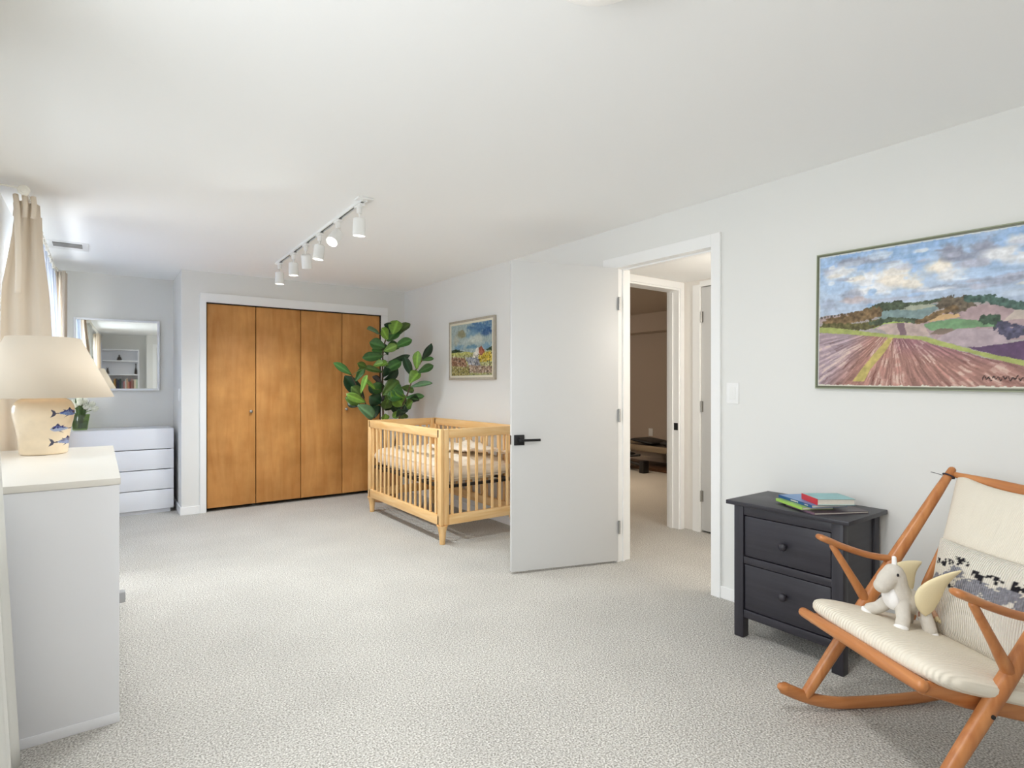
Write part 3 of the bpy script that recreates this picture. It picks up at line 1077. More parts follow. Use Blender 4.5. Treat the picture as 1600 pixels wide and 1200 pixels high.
Qt = [[bm.verts.new((cx + dx, y, H - 0.0060)) for dx in (-0.0098, 0.0098)] for cx, y in sh]
for q in ((Qs[0][0], Qs[0][1], Qs[1][1], Qs[1][0]), (Qt[0][0], Qt[1][0], Qt[1][1], Qt[0][1])):
    bm.faces.new(q)
obj('slot', bm, mat('track_slot', (96, 94, 92), 0.7), tk)
part('feed_box', M['fixture'], tk, (1.20, 3.13, H - 0.012), (1.29, 3.20, H - 0.0005), 0.003)
aims = [(0.0, 0.08, 1), (-0.75, -0.55, 1), (-0.12, 0.02, 1), (0.20, 0.35, 0), (0.0, -0.02, 1), (0.0, 0.0, 1)]
for (y, (ax_, ay_, on)) in zip((3.24, 3.63, 4.03, 4.38, 4.74, 5.21), aims):
    x = tx(y)
    bm = BM()
    box(bm, (x - 0.017, y - 0.045, H - 0.034), (x + 0.017, y + 0.045, H - 0.019), 0.002)
    lathe(bm, [(0.016, -0.034), (0.016, -0.070), (0.006, -0.072), (0.006, -0.105)], (x, y, H), 16)
    hd = obj('spot_head', bm, M['fixture'], tk, smooth='auto')
    piv = Vector((x, y, H - 0.102))
    dr = Vector((ax_, ay_, -1.0)).normalized()
    Q = Matrix.Translation(piv) @ dr.to_track_quat('Z', 'Y').to_matrix().to_4x4()
    bm = BM()
    lathe(bm, [(0.0, -0.004), (0.030, -0.004), (0.036, 0.002), (0.038, 0.10), (0.036, 0.10), (0.034, 0.094)], n=28, cap0=False, cap1=False, mtx=Q)
    obj('can', bm, M['fixture'], hd, smooth='auto')
    bm = BM()
    lathe(bm, [(0.0345, 0.092), (0.030, 0.096), (0.0, 0.097)], n=24, cap1=False, mtx=Q)
    ln = obj('lens', bm, M['glow'] if on else M['fixture'], hd, smooth=True)
    if on:
        spot('track_spot', piv + dr * 0.11, dr.to_track_quat('-Z', 'Y').to_euler(), 34, (0.93, 0.985, 1.0), 145)

# ------------------------------------------------------------------ paintings
M['canvas'] = painted('oil_paint', 0.55, 0.3, bump=(160, 0.25, 0.001))


def canvas_mesh(name, w, h, nx, ny, rgb):
    """flat painted grid in the local y (to -y = right) / z plane, facing -x; rgb[row from bottom, column from left]"""
    me = bpy.data.meshes.new(name)
    u, v = np.meshgrid(np.linspace(0, 1, nx), np.linspace(0, 1, ny))
    co = np.stack([np.zeros_like(u), -u * w, v * h], -1).reshape(-1, 3)
    idx = np.arange(nx * ny).reshape(ny, nx)
    fc = np.stack([idx[:-1, :-1], idx[1:, :-1], idx[1:, 1:], idx[:-1, 1:]], -1).reshape(-1, 4)
    me.from_pydata(co.tolist(), [], fc.tolist())
    set_paint(me, rgb.reshape(-1, 3))
    return me


def c255(*c):
    return np.array(c) / 255.0


# large landscape ------------------------------------------------------------
NX, NY = 380, 240
U, V = np.meshgrid(np.linspace(0, 1, NX), np.linspace(0, 1, NY))
n1 = vnoise(NY, NX, 6, 9, 1) - .5
n2 = vnoise(NY, NX, 14, 22, 2) - .5
n3 = vnoise(NY, NX, 40, 60, 3) - .5
Uw, Vw = U + 0.03 * n2 + .012 * n3, V + 0.03 * n1 + 0.012 * n3
img = np.zeros((NY, NX, 3))


def mixc(mask, col, k=1.0):
    m = np.clip(mask * k, 0, 1)[..., None]
    img[:] = img * (1 - m) + np.asarray(col) * m


img[:] = c255(190, 206, 226)
mixc(np.clip((V - 0.55) / 0.45, 0, 1) * (0.5 + 1.2 * n1), c255(132, 172, 220))
mixc(np.clip((0.72 - V) / 0.2, 0, 1), c255(178, 192, 212))


def cloud(cx, cy, rx, ry, col, k=1.0, soft=0.55):
    d = np.hypot((Uw - cx) / rx, (Vw - cy) / ry) + 0.9 * n2 + 0.35 * n3
    mixc(np.clip((1 - d) / soft, 0, 1), col, k)


WH, CR, GR, LV = c255(232, 234, 238), c255(236, 228, 216), c255(158, 162, 180), c255(190, 192, 208)
for cx, cy, rx, ry, col, k in ((0.16, 0.93, .10, .035, GR, .9), (0.25, 0.92, .07, .03, GR, .8), (.06, .88, .06, .05, LV, .8), (.10, .85, .09, .07, WH, 1), (.20, .80, .10, .08, WH, 1), (.17, .83, .05, .04, c255(190, 210, 232), .8),
                               (.33, .76, .09, .09, CR, 1), (.34, .84, .06, .06, WH, .9), (.24, .70, .13, .05, WH, 1), (.15, .68, .08, .05, GR, .7), (.16, .64, .09, .03, c255(200, 184, 184), .8), (.40, .72, .06, .05, CR, .9),
                               (.50, .80, .06, .06, CR, 1), (.55, .74, .07, .05, WH, 1), (.54, .90, .05, .07, GR, .95), (.58, .85, .08, .035, GR, .8), (.66, .90, .06, .06, GR, .9), (.71, .84, .08, .06, WH, 1), (.63, .80, .09, .03, LV, .9),
                               (.76, .92, .05, .05, WH, .9), (.80, .80, .10, .07, WH, .9), (.90, .86, .10, .06, CR, .9), (.95, .76, .10, .05, LV, .9), (.05, .62, .05, .05, c255(170, 178, 198), .7), (.55, .66, .25, .02, GR, .55),
                               (.70, .70, .20, .02, GR, .5), (.30, .62, .20, .02, LV, .6), (.06, .74, .05, .05, c255(176, 200, 228), .8)):
    cloud(cx, cy, rx, ry, col, k)
for _i in range(46):
    _r = np.random.RandomState(300 + _i)
    cloud(_r.uniform(0, 1), _r.uniform(.58, .98), _r.uniform(.02, .07), _r.uniform(.012, .035), (WH, CR, GR, LV, c255(150, 186, 228), c255(206, 218, 232))[_i % 6], _r.uniform(.4, .8), .4)
streak = vnoise(NY, NX, 60, 7, 12) - .5
img += streak[..., None] * 0.12 + (n3 * 0.10)[..., None]
# land
wob = 0.010 * n2 + 0.008 * n3


def poly(pts, col, var=0.10, seed=20, warp=1.0):
    m = inside(U + warp * wob, V + warp * wob, pts)
    nn = vnoise(NY, NX, 30, 46, seed) - .5
    img[m] = (np.asarray(col)[None] * (1 + var * 2 * nn[m][:, None]))
    return m


hor = [(0, .535), (.03, .539), (.17, .55), (.28, .586), (.365, .586), (.466, .572), (.509, .584), (.592, .573), (.666, .559), (.726, .524), (.779, .496), (.86, .50), (.93, .515), (1, .51)]
poly(hor + [(1, 0), (0, 0)], c255(168, 160, 158))
poly([(0, .535), (.17, .55), (.24, .55), (.15, .50), (0, .48)], c255(170, 152, 150), .1, 21)
poly([(.25, .54), (.36, .58), (.47, .565), (.52, .55), (.44, .46), (.36, .46), (.28, .47)], c255(128, 148, 148), .18, 22)
poly([(.36, .57), (.46, .57), (.50, .545), (.42, .53), (.36, .54)], c255(164, 168, 150), .1, 23)
poly([(.43, .445), (.50, .50), (.60, .53), (.70, .54), (.76, .49), (1, .47), (1, .30), (.5, .30)], c255(172, 150, 152), .12, 24)
poly([(.44, .45), (.50, .49), (.57, .485), (.58, .46), (.47, .445)], c255(206, 172, 128), .1, 25)
poly([(.76, .49), (1, .50), (1, .44), (.72, .42)], c255(196, 182, 172), .1, 26)
poly([(.44, .424), (.482, .444), (.56, .452), (.671, .43), (.708, .388), (.60, .388), (.477, .382)], c255(120, 156, 116), .16, 27)
poly([(.26, .42), (.317, .457), (.438, .447), (.475, .345), (.317, .37)], c255(190, 170, 164), .14, 28)
poly([(.345, .455), (.375, .455), (.385, .36), (.355, .362)], c255(128, 106, 112), .1, 29)
poly([(.24, .44), (.30, .465), (.45, .46), (.43, .45), (.30, .452), (.25, .42)], c255(164, 186, 98), .1, 30)
poly([(.472, .359), (.498, .391), (.55, .392), (.572, .378), (.545, .348)], c255(132, 116, 104), .12, 31)
poly([(.493, .317), (.52, .35), (.572, .387), (.717, .372), (.745, .285), (.62, .258)], c255(176, 160, 166), .12, 32)
poly([(.60, .262), (.69, .27), (.779, .29), (1, .33), (1, .10), (.779, .165)], c255(98, 74, 104), .16, 33)
# dark hedges and trees
dk = vnoise(NY, NX, 50, 80, 40)


def hedge(pts, r, col, seed, k=1.0):
    for (x0, y0), (x1, y1) in zip(pts[:-1], pts[1:]):
        for t in np.linspace(0, 1, 12):
            d = np.hypot((U - (x0 + (x1 - x0) * t)), (V - (y0 + (y1 - y0) * t)) * 0.7) + 0.6 * r * (dk - .5) * 2
            m = d < r
            img[m] = np.asarray(col) * (0.65 + 0.9 * dk[m][:, None])


FG, BR, TL = c255(74, 84, 66), c255(112, 92, 66), c255(70, 92, 84)
hedge([(.0, .525), (.17, .548)], .006, c255(84, 80, 76), 41)
hedge([(.22, .545), (.29, .575), (.36, .57)], .020, FG, 42)
hedge([(.05, .475), (.15, .50), (.25, .535)], .030, BR, 43)
hedge([(.03, .455), (.12, .445), (.22, .445), (.27, .465)], .020, c255(92, 88, 56), 44)
hedge([(.24, .46), (.33, .478), (.43, .45)], .012, FG, 45)
hedge([(.38, .575), (.46, .575), (.51, .588), (.58, .580)], .009, FG, 46)
hedge([(.53, .56), (.60, .55), (.57, .53)], .030, c255(98, 88, 74), 47)
hedge([(.43, .445), (.50, .495), (.56, .525)], .012, BR, 48)
hedge([(.61, .575), (.67, .568), (.73, .53), (.78, .50)], .018, TL, 49)
hedge([(.665, .435), (.69, .44), (.70, .41)], .020, c255(64, 82, 66), 50)
hedge([(.72, .38), (.745, .34), (.77, .36)], .025, c255(78, 76, 96), 51)
hedge([(.80, .37), (.90, .40), (1, .39)], .020, c255(70, 84, 76), 52)
# ploughed foreground: furrows running out from a point behind the ridge
vpx, vpy = 0.335, 0.44
fg = inside(U + wob, V + wob, [(0, .415), (.15, .385), (.317, .352), (.432, .328), (.509, .28), (.64, .205), (.779, .142), (1, .05), (1, 0), (0, 0)])
ang = np.arctan2(U - vpx, (vpy - V) * 0.64)
rad = np.hypot(U - vpx, (vpy - V))
g1 = np.random.RandomState(5).rand(400)
q = (ang + PI) / (2 * PI) * 230 + 2.0 * n1
qi = np.clip(q.astype(int), 0, 398)
fq = q - qi
fur = g1[qi] * (1 - fq) + g1[qi + 1] * fq
stroke = vnoise(40, 900, 14, 300, 77, 2)
si_ = np.clip((np.clip(rad, 0, .999) ** .7 * 39).astype(int), 0, 39)
sj_ = np.clip(((ang + PI) / (2 * PI) * 899 * 1.0 + 6 * n2).astype(int), 0, 899)
fur = 0.45 * fur + 0.55 * np.clip((stroke[si_, sj_] - .5) * 1.9 + .5, 0, 1)
brk = vnoise(NY, NX, 16, 22, 61)
base = c255(168, 126, 116)[None, None] * np.ones((NY, NX, 1))
left = np.clip((0.27 - U + (0.4 - V) * -0.35) / 0.12, 0, 1)[..., None]
base = base * (1 - left) + c255(172, 152, 160) * left
far = np.clip((V - 0.22 + (U - .3) * 0.25) / 0.12, 0, 1)[..., None] * (U > vpx)[..., None]
base = base * (1 - 0.55 * far) + c255(128, 88, 108) * 0.55 * far
base = base * (0.74 + 0.52 * fur)[..., None] + 0.0
pale = np.clip((fur - 0.55) * 4, 0, 1) * np.clip((brk - .42) * 6, 0, 1)
base = base * (1 - 0.75 * pale[..., None]) + c255(218, 198, 184) * 0.75 * pale[..., None]
red = np.clip((0.30 - fur) * 4, 0, 1) * np.clip((brk - .45) * 4, 0, 1)
base = base * (1 - 0.6 * red[..., None]) + c255(124, 66, 56) * 0.6 * red[..., None]
img[fg] = base[fg]
poly([(.317, .358), (.336, .356), (.30, .25), (.242, .13), (.212, .035), (.160, .035), (.235, .20)], c255(190, 174, 106), .16, 62, .6)
lime = [(0, .455), (.06, .448), (.15, .422), (.317, .370), (.455, .345), (.52, .306), (.636, .238), (.779, .172), (1, .08), (1, .045), (.779, .138), (.509, .280), (.432, .326), (.317, .350), (.15, .385), (0, .415)]
poly(lime, c255(166, 174, 104), .14, 63, .5)
# pale ground showing along the edges, and the painter's scribbled dark strokes at lower right
edge = vnoise(NY, NX, 3, 70, 64)
img[(V < 0.004 + 0.020 * edge ** 2)] = c255(226, 222, 208)
img[(V > 0.994 - 0.006 * edge)] = c255(222, 226, 230)
img[(U < 0.002 + 0.006 * edge)] = c255(224, 226, 224)
sx = np.linspace(.655, .80, 300)
sy = 0.062 + 0.010 * np.sin(sx * 420) + 0.006 * np.sin(sx * 190 + 1)
for a_, b_ in zip(sx, sy):
    if (a_ * 61) % 1.0 < 0.82:
        img[(np.abs(U - a_) < 0.0015) & (np.abs(V - b_) < 0.0035)] = c255(60, 44, 44)
img *= (1 + 0.10 * n3[..., None])
img = np.clip(img, 0, 1)
PW, PH = 0.985, 0.632
PZ = 1.222
bp = thing('framed_painting', 'large landscape painting of ploughed fields under clouds, thin olive frame', 'painting', (2.876, 1.374, PZ))
bp.rotation_euler = (math.radians(0.75), 0, 0)
obj('canvas', canvas_mesh('canvas', PW, PH, NX, NY, img), M['canvas'], bp, local=True)
M['olive'] = mat('olive_frame', (104, 108, 84), 0.4)
M['sage'] = mat('sage_frame', (160, 166, 140), 0.4)
fw = 0.008
bm = BM()
for a, b in (((-0.006, -PW - fw, -fw), (0.022, fw, 0.0)), ((-0.006, -PW - fw, PH), (0.022, fw, PH + fw)), ((-0.006, 0, 0), (0.022, fw, PH)), ((-0.006, -PW - fw, 0), (0.022, -PW, PH))):
    box(bm, a, b, 0.0012)
obj('frame', bm, M['olive'], bp, local=True, smooth='auto')
bm = BM()
f2 = 0.006
for a, b in (((0.0, -PW - fw - f2, -fw - f2), (0.022, fw + f2, -fw)), ((0.0, -PW - fw - f2, PH + fw), (0.022, fw + f2, PH + fw + f2)), ((0.0, fw, -fw), (0.022, fw + f2, PH + fw)), ((0.0, -PW - fw - f2, -fw), (0.022, -PW - fw, PH + fw))):
    box(bm, a, b, 0.001)
obj('outer_moulding', bm, M['sage'], bp, local=True, smooth='auto')

# small painting ---------------------------------------------------------------
NX, NY = 150, 120
U, V = np.meshgrid(np.linspace(0, 1, NX), np.linspace(0, 1, NY))
n1 = vnoise(NY, NX, 5, 6, 71) - .5
n2 = vnoise(NY, NX, 12, 15, 72) - .5
n3 = vnoise(NY, NX, 36, 44, 73) - .5
Uw, Vw = U + .05 * n2 + .03 * n3, V + .05 * n1 + .03 * n3
wob = 0.02 * n2 + 0.02 * n3
img = np.zeros((NY, NX, 3))
img[:] = c255(162, 178, 176)
for cx, cy, rx, ry, col, k in ((.75, .90, .40, .14, c255(70, 112, 152), .9), (.88, .80, .16, .12, c255(48, 84, 132), .8), (.50, .78, .18, .12, c255(120, 156, 178), .8), (.26, .82, .14, .10, c255(148, 146, 116), 1),
                               (.20, .55, .16, .10, c255(112, 150, 178), .9), (.90, .52, .18, .08, c255(110, 150, 178), .8), (.55, .54, .2, .05, c255(96, 140, 168), .8), (.60, .68, .22, .10, c255(196, 204, 192), .9),
                               (.35, .66, .14, .08, c255(176, 190, 186), .8), (.12, .70, .08, .12, c255(180, 180, 160), .7)):
    cloud(cx, cy, rx, ry, col, k, .5)
poly([(0, .47), (.4, .44), (1, .45), (1, 0), (0, 0)], c255(166, 168, 112), .25, 74)
poly([(0, .52), (.18, .52), (.34, .47), (0, .45)], c255(54, 70, 50), .2, 75)
poly([(.86, .47), (1, .54), (1, .44)], c255(54, 76, 56), .2, 76)
poly([(0, .46), (.5, .46), (.55, .40), (0, .38)], c255(186, 188, 110), .2, 77)
poly([(0, .38), (.35, .34), (.42, .14), (0, .20)], c255(150, 112, 88), .3, 78)
poly([(.72, .42), (1, .42), (1, .26), (.66, .24)], c255(196, 172, 62), .25, 79)
poly([(.36, .36), (.68, .34), (.74, .18), (.44, .20)], c255(146, 150, 160), .3, 80)
poly([(.44, .20), (1, .16), (1, .04), (.4, .05)], c255(164, 140, 120), .3, 81)
poly([(0, .20), (.46, .16), (.46, .0), (0, .0)], c255(150, 142, 84), .3, 82)
poly([(.62, .50), (.68, .54), (.72, .44), (.66, .34), (.60, .38)], c255(226, 222, 212), .15, 83)
poly([(.69, .52), (.76, .55), (.84, .45), (.76, .36), (.69, .40)], c255(158, 92, 72), .2, 84)
poly([(.56, .42), (.62, .46), (.62, .34), (.54, .34)], c255(216, 214, 200), .2, 85)
dab = vnoise(NY, NX, 40, 50, 86)
low = V < 0.42
img[(dab > .66) & low] = img[(dab > .66) & low] * .35 + c255(222, 218, 204) * .65
img[(dab < .34) & low] = img[(dab < .34) & low] * .35 + c255(48, 48, 50) * .65
img += (n3 * 0.35)[..., None] * (0.5 + 0.5 * (V < .5)[..., None])
img = np.clip(img, 0, 1)
SW, SH = 0.735, 0.50
sp = thing('framed_painting', 'small painting of a figure in a flowering field, pale wooden frame', 'painting', (2.880, 4.988, 1.315))
obj('canvas', canvas_mesh('canvas', SW, SH, NX, NY, img), M['canvas'], sp, local=True)
M['liner'] = mat('cream_liner', (226, 220, 200), 0.5)
M['pale_frame'] = mat('pale_wood_frame', (178, 170, 154), 0.45, noise=(30, .1))


def ring_frame(y0, y1, z0, z1, t, x0, x1, bev):
    bm = BM()
    box(bm, (x0, y0 - t, z0 - t), (x1, y1 + t, z0), bev)
    box(bm, (x0, y0 - t, z1), (x1, y1 + t, z1 + t), bev)
    box(bm, (x0, y0 - t, z0), (x1, y0, z1), bev)
    box(bm, (x0, y1, z0), (x1, y1 + t, z1), bev)
    return bm


obj('liner', ring_frame(-SW, 0, 0, SH, 0.020, -0.004, 0.018, 0.0015), M['liner'], sp, local=True, smooth='auto')
obj('frame', ring_frame(-SW - 0.020, 0.020, -0.020, SH + 0.020, 0.022, -0.007, 0.019, 0.003), M['pale_frame'], sp, local=True, smooth='auto')

# ------------------------------------------------------------------ crib and mattress
CX0, CX1, CY0, CY1 = 2.10, 2.84, 3.80, 5.25
CT = 0.886
crib = thing('crib', 'natural pine baby crib with slatted sides and tapered legs', 'crib', (2.47, 4.525, 0))
P0, P1, P2 = M['pine0'], M['pine1'], M['pine2']
T = 0.030
slat_me = {}


def slat(p, key, a, b, c):
    if key not in slat_me:
        bm = BM()
        box(bm, a, b, 0.003, 1)
        me = bpy.data.meshes.new('slat')
        bm.to_mesh(me)
        bm.free()
        me.materials.append(P2)
        slat_me[key] = me
    o = bpy.data.objects.new('slat', slat_me[key])
    COL.objects.link(o)
    o.parent = p
    o.location = Vector(c) - p.location
    return o


zt, zb = 0.815, 0.225
for x in (CX0, CX1 - T):
    part('top_rail', P1, crib, (x, CY0 + 0.03, zt), (x + T, CY1 - 0.03, CT), 0.006)
    part('bottom_rail', P1, crib, (x, CY0 + 0.03, 0.147), (x + T, CY1 - 0.03, zb), 0.006)
    for k in range(15):
        y = 3.905 + k * 0.0885
        slat(crib, 'l', (-0.007, -0.012, 0), (0.007, 0.012, zt - zb), (x + T / 2, y, zb))
for y in (CY0, CY1 - T):
    part('top_rail', P0, crib, (CX0 + 0.075, y, zt), (CX1 - 0.075, y + T, CT - 0.002), 0.006)
    part('bottom_rail', P0, crib, (CX0 + 0.075, y, 0.147), (CX1 - 0.075, y + T, zb), 0.006)
    for k in range(8):
        x = 2.208 + k * 0.0748
        slat(crib, 's', (-0.012, -0.007, 0), (0.012, 0.007, zt - zb), (x, y + T / 2, zb))
for x, sx in ((CX0, 1), (CX1, -1)):
    for y, sy in ((CY0, 1), (CY1, -1)):
        bm = BM()
        box(bm, (x, y, 0.147), (x + sx * T, y + sy * 0.058, CT - 0.001), 0.006)
        box(bm, (x + sx * (T + 0.001), y, 0.147), (x + sx * 0.075, y + sy * T, CT - 0.001), 0.006)
        obj('corner_post', bm, P2, crib, smooth='auto')
        lx, ly = x + sx * 0.032, y + sy * 0.032
        bm = BM()
        lathe(bm, [(0.046, 0.146), (0.039, 0.133), (0.033, 0.115), (0.028, 0.09), (0.0225, 0.03), (0.0215, 0.004), (0.020, 0.0)], (lx, ly, 0.0), 22)
        obj('leg', bm, P2, crib, smooth='auto')
bm = BM()
box(bm, (CX0 + 0.036, CY0 + 0.036, 0.425), (CX0 + 0.061, CY1 - 0.036, 0.447))
box(bm, (CX1 - 0.061, CY0 + 0.036, 0.425), (CX1 - 0.036, CY1 - 0.036, 0.447))
box(bm, (CX0 + 0.061, CY0 + 0.036, 0.425), (CX1 - 0.061, CY0 + 0.061, 0.447))
box(bm, (CX0 + 0.061, CY1 - 0.061, 0.425), (CX1 - 0.061, CY1 - 0.036, 0.447))
for k in range(6):
    y = CY0 + 0.25 + k * 0.19
    box(bm, (CX0 + 0.061, y, 0.430), (CX1 - 0.061, y + 0.02, 0.442))
sf = obj('spring_frame', bm, M['black'], crib)
sf['label'] = 'black metal mattress support frame'

M['sheet'] = mat('cream_cotton_sheet', (240, 230, 214), 0.9, spec=0.1, noise=(60, 0.02), bump=(14, 0.5, 0.02))
mt = thing('crib_mattress', 'cream sheeted mattress lying inside the pine crib', 'mattress', (2.47, 4.525, 0.448))
bm = BM()
LXm, LYm = 0.656, 1.366


def mat_bow(x, y):
    return 0.0


cushion(bm, LXm, LYm, 0.185, p=9, n=26, pinch=0.0)
for v in bm.verts:
    v.co.z += 0.0935
    if v.co.z > 0.12:
        v.co.z += 0.012 * math.sin(v.co.x * 14 + 1.5 * math.sin(v.co.y * 6)) * math.sin(v.co.y * 9 + 1.0) + 0.006 * math.sin(v.co.y * 31 + v.co.x * 20)
    if v.co.z < 0.01:
        v.co.z = 0.0
obj('mattress', bm, M['sheet'], mt, smooth=True, local=True)
bm = BM()
for z in (0.045, 0.135):
    pts = []
    for k in range(49):
        a = 2 * PI * k / 48
        ca, sa = math.cos(a), math.sin(a)
        e = 0.22
        pts.append((0.5 * LXm * 0.998 * math.copysign(abs(ca) ** e, ca), 0.5 * LYm * 0.998 * math.copysign(abs(sa) ** e, sa), z))
    tube(bm, pts, 0.003, 6, cap=False)
obj('piping', bm, M['sheet'], mt, smooth=True, local=True)
bk = thing('blanket', 'cream quilted blanket lying rumpled on the crib mattress', 'blanket', (2.60, 4.25, 0.655))
bm = BM()


def blk(u, v):
    x = -0.20 + 0.40 * u
    y = -0.36 + 0.72 * v
    z = 0.022 + 0.014 * math.sin(5 * u + 3 * v) + 0.012 * math.sin(11 * u - 5 * v + 1) + 0.006 * math.sin(23 * v + 7 * u)
    return Vector((x + 0.015 * math.sin(7 * v), y + 0.02 * math.sin(6 * u), z))


sheet(bm, blk, 30, 40)
obj('blanket_cloth', bm, mat('cream_quilt', (238, 226, 210), 0.9, spec=0.1, bump=(40, 0.5, 0.01)), bk, smooth=True, local=True, solid=0.018)

# ------------------------------------------------------------------ fiddle leaf fig in the corner
fig = thing('fiddle_leaf_fig', 'tall fiddle leaf fig tree in the corner behind the crib', 'plant', (2.45, 5.66, 0))
bm = BM()
lathe(bm, [(0.0, 0.0), (0.125, 0.0), (0.135, 0.01), (0.165, 0.30), (0.168, 0.32), (0.155, 0.32), (0.150, 0.29), (0.0, 0.285)], (2.45, 5.66, 0), 36, cap0=False, cap1=False)
obj('pot', bm, mat('tan_pot', (176, 128, 84), 0.7, noise=(20, .08)), fig, smooth='auto')
bm = BM()
lathe(bm, [(0.0, 0.300), (0.10, 0.298), (0.148, 0.290)], (2.45, 5.66, 0), 28, cap0=False, cap1=False)
obj('soil', bm, mat('potting_soil', (66, 50, 38), 1.0, bump=(60, 1, .02)), fig, smooth=True)
M['bark'] = mat('fig_bark', (92, 74, 58), 0.8, noise=(40, .15))
for pts, r in (([(2.45, 5.66, 0.29), (2.44, 5.655, 0.6), (2.428, 5.65, 1.064), (2.42, 5.64, 1.369), (2.419, 5.62, 1.591), (2.455, 5.60, 1.76)], (0.013, 0.006)),
               ([(2.49, 5.65, 0.29), (2.57, 5.61, 0.70), (2.587, 5.55, 0.962), (2.60, 5.45, 1.086), (2.632, 5.38, 1.267), (2.647, 5.30, 1.395), (2.683, 5.24, 1.478)], (0.011, 0.005)),
               ([(2.41, 5.66, 0.29), (2.33, 5.655, 0.75), (2.234, 5.65, 1.038), (2.161, 5.66, 1.187), (2.077, 5.64, 1.335)], (0.010, 0.005))):
    c = bez(pts, 8)
    bm = BM()
    tube(bm, c, [r[0] + (r[1] - r[0]) * i / (len(c) - 1) for i in range(len(c))], 8)
    obj('trunk', bm, M['bark'], fig, smooth=True)
LEAVES = [
    ((2.318, 5.474, 1.742), (2.16, 5.398, 1.79), 0.074, 's'), ((2.423, 5.51, 1.695), (2.325, 5.441, 1.804), 0.09, 'b'),
    ((2.533, 5.637, 1.811), (2.431, 5.603, 1.863), 0.072, 'd'), ((2.5, 5.562, 1.758), (2.57, 5.584, 1.906), 0.126, 'b'),
    ((2.474, 5.627, 1.685), (2.579, 5.568, 1.824), 0.112, 'g'), ((2.582, 5.624, 1.751), (2.698, 5.572, 1.893), 0.098, 'o'),
    ((2.529, 5.567, 1.618), (2.682, 5.492, 1.717), 0.086, 'g'), ((2.418, 5.571, 1.619), (2.266, 5.611, 1.665), 0.1, 'g'),
    ((2.434, 5.633, 1.572), (2.305, 5.656, 1.579), 0.091, 'g'), ((2.398, 5.55, 1.577), (2.52, 5.487, 1.638), 0.075, 'b'),
    ((2.4, 5.581, 1.528), (2.17, 5.579, 1.497), 0.085, 'g'), ((2.353, 5.543, 1.421), (2.45, 5.573, 1.469), 0.06, 'b'),
    ((2.286, 5.558, 1.425), (2.368, 5.48, 1.449), 0.069, 'b'), ((2.513, 5.691, 1.469), (2.752, 5.695, 1.554), 0.057, 'd'),
    ((2.409, 5.601, 1.353), (2.58, 5.535, 1.486), 0.096, 'g'), ((2.453, 5.677, 1.278), (2.588, 5.6, 1.381), 0.092, 'd'),
    ((2.425, 5.663, 1.359), (2.236, 5.695, 1.418), 0.056, 'o'), ((2.069, 5.605, 1.329), (1.886, 5.557, 1.445), 0.068, 'g'),
    ((2.247, 5.721, 1.076), (2.038, 5.711, 1.326), 0.116, 'd'), ((2.122, 5.638, 1.261), (2.226, 5.667, 1.407), 0.059, 'g'),
    ((2.183, 5.521, 1.047), (1.983, 5.489, 1.132), 0.073, 'b'), ((2.099, 5.51, 1.02), (2.264, 5.48, 0.89), 0.116, 's'),
    ((2.124, 5.486, 1.14), (2.186, 5.439, 1.323), 0.053, 'b'), ((2.304, 5.551, 1.178), (2.172, 5.467, 1.27), 0.064, 'b'),
    ((2.403, 5.625, 1.237), (2.301, 5.622, 1.312), 0.061, 'p'), ((2.408, 5.598, 1.116), (2.575, 5.583, 1.278), 0.111, 'o'),
    ((2.469, 5.517, 1.167), (2.579, 5.475, 1.0), 0.13, 'b'), ((2.69, 5.497, 1.319), (2.577, 5.435, 1.507), 0.071, 'd'),
    ((2.606, 5.216, 1.388), (2.585, 5.155, 1.56), 0.078, 'b'), ((2.718, 5.342, 1.478), (2.783, 5.211, 1.639), 0.085, 'd'),
    ((2.65, 5.272, 1.35), (2.792, 5.206, 1.425), 0.069, 'g'), ((2.569, 5.295, 1.242), (2.672, 5.283, 1.361), 0.103, 'b'),
    ((2.592, 5.32, 1.202), (2.747, 5.165, 1.255), 0.054, 's'), ((2.576, 5.399, 1.093), (2.757, 5.341, 1.108), 0.055, 'g'),
    ((2.638, 5.647, 1.196), (2.778, 5.643, 1.148), 0.088, 'o'), ((2.395, 5.644, 1.065), (2.517, 5.6, 1.095), 0.071, 'p'),
    ((2.605, 5.648, 0.896), (2.532, 5.622, 1.043), 0.088, 'd'), ((2.621, 5.634, 0.896), (2.738, 5.642, 1.07), 0.083, 'd'),
    ((2.597, 5.56, 0.951), (2.518, 5.603, 0.876), 0.061, 'b'), ((2.648, 5.643, 0.937), (2.691, 5.688, 0.85), 0.083, 'o'),
    ((2.364, 5.472, 0.862), (2.358, 5.422, 0.934), 0.069, 'b'), ((2.361, 5.717, 0.993), (2.391, 5.735, 1.145), 0.071, 'p'),
    ((2.332, 5.671, 0.874), (2.36, 5.713, 1.034), 0.101, 'd'), ((2.503, 5.692, 1.546), (2.426, 5.717, 1.678), 0.082, 'd'),
    ((2.467, 5.659, 1.35), (2.526, 5.596, 1.41), 0.082, 'd'), ((2.451, 5.674, 1.186), (2.336, 5.604, 1.267), 0.082, 'd'),
    ((2.671, 5.218, 1.472), (2.785, 5.183, 1.504), 0.039, 'g'), ((2.231, 5.603, 1.405), (2.105, 5.514, 1.439), 0.059, 'o'),
]

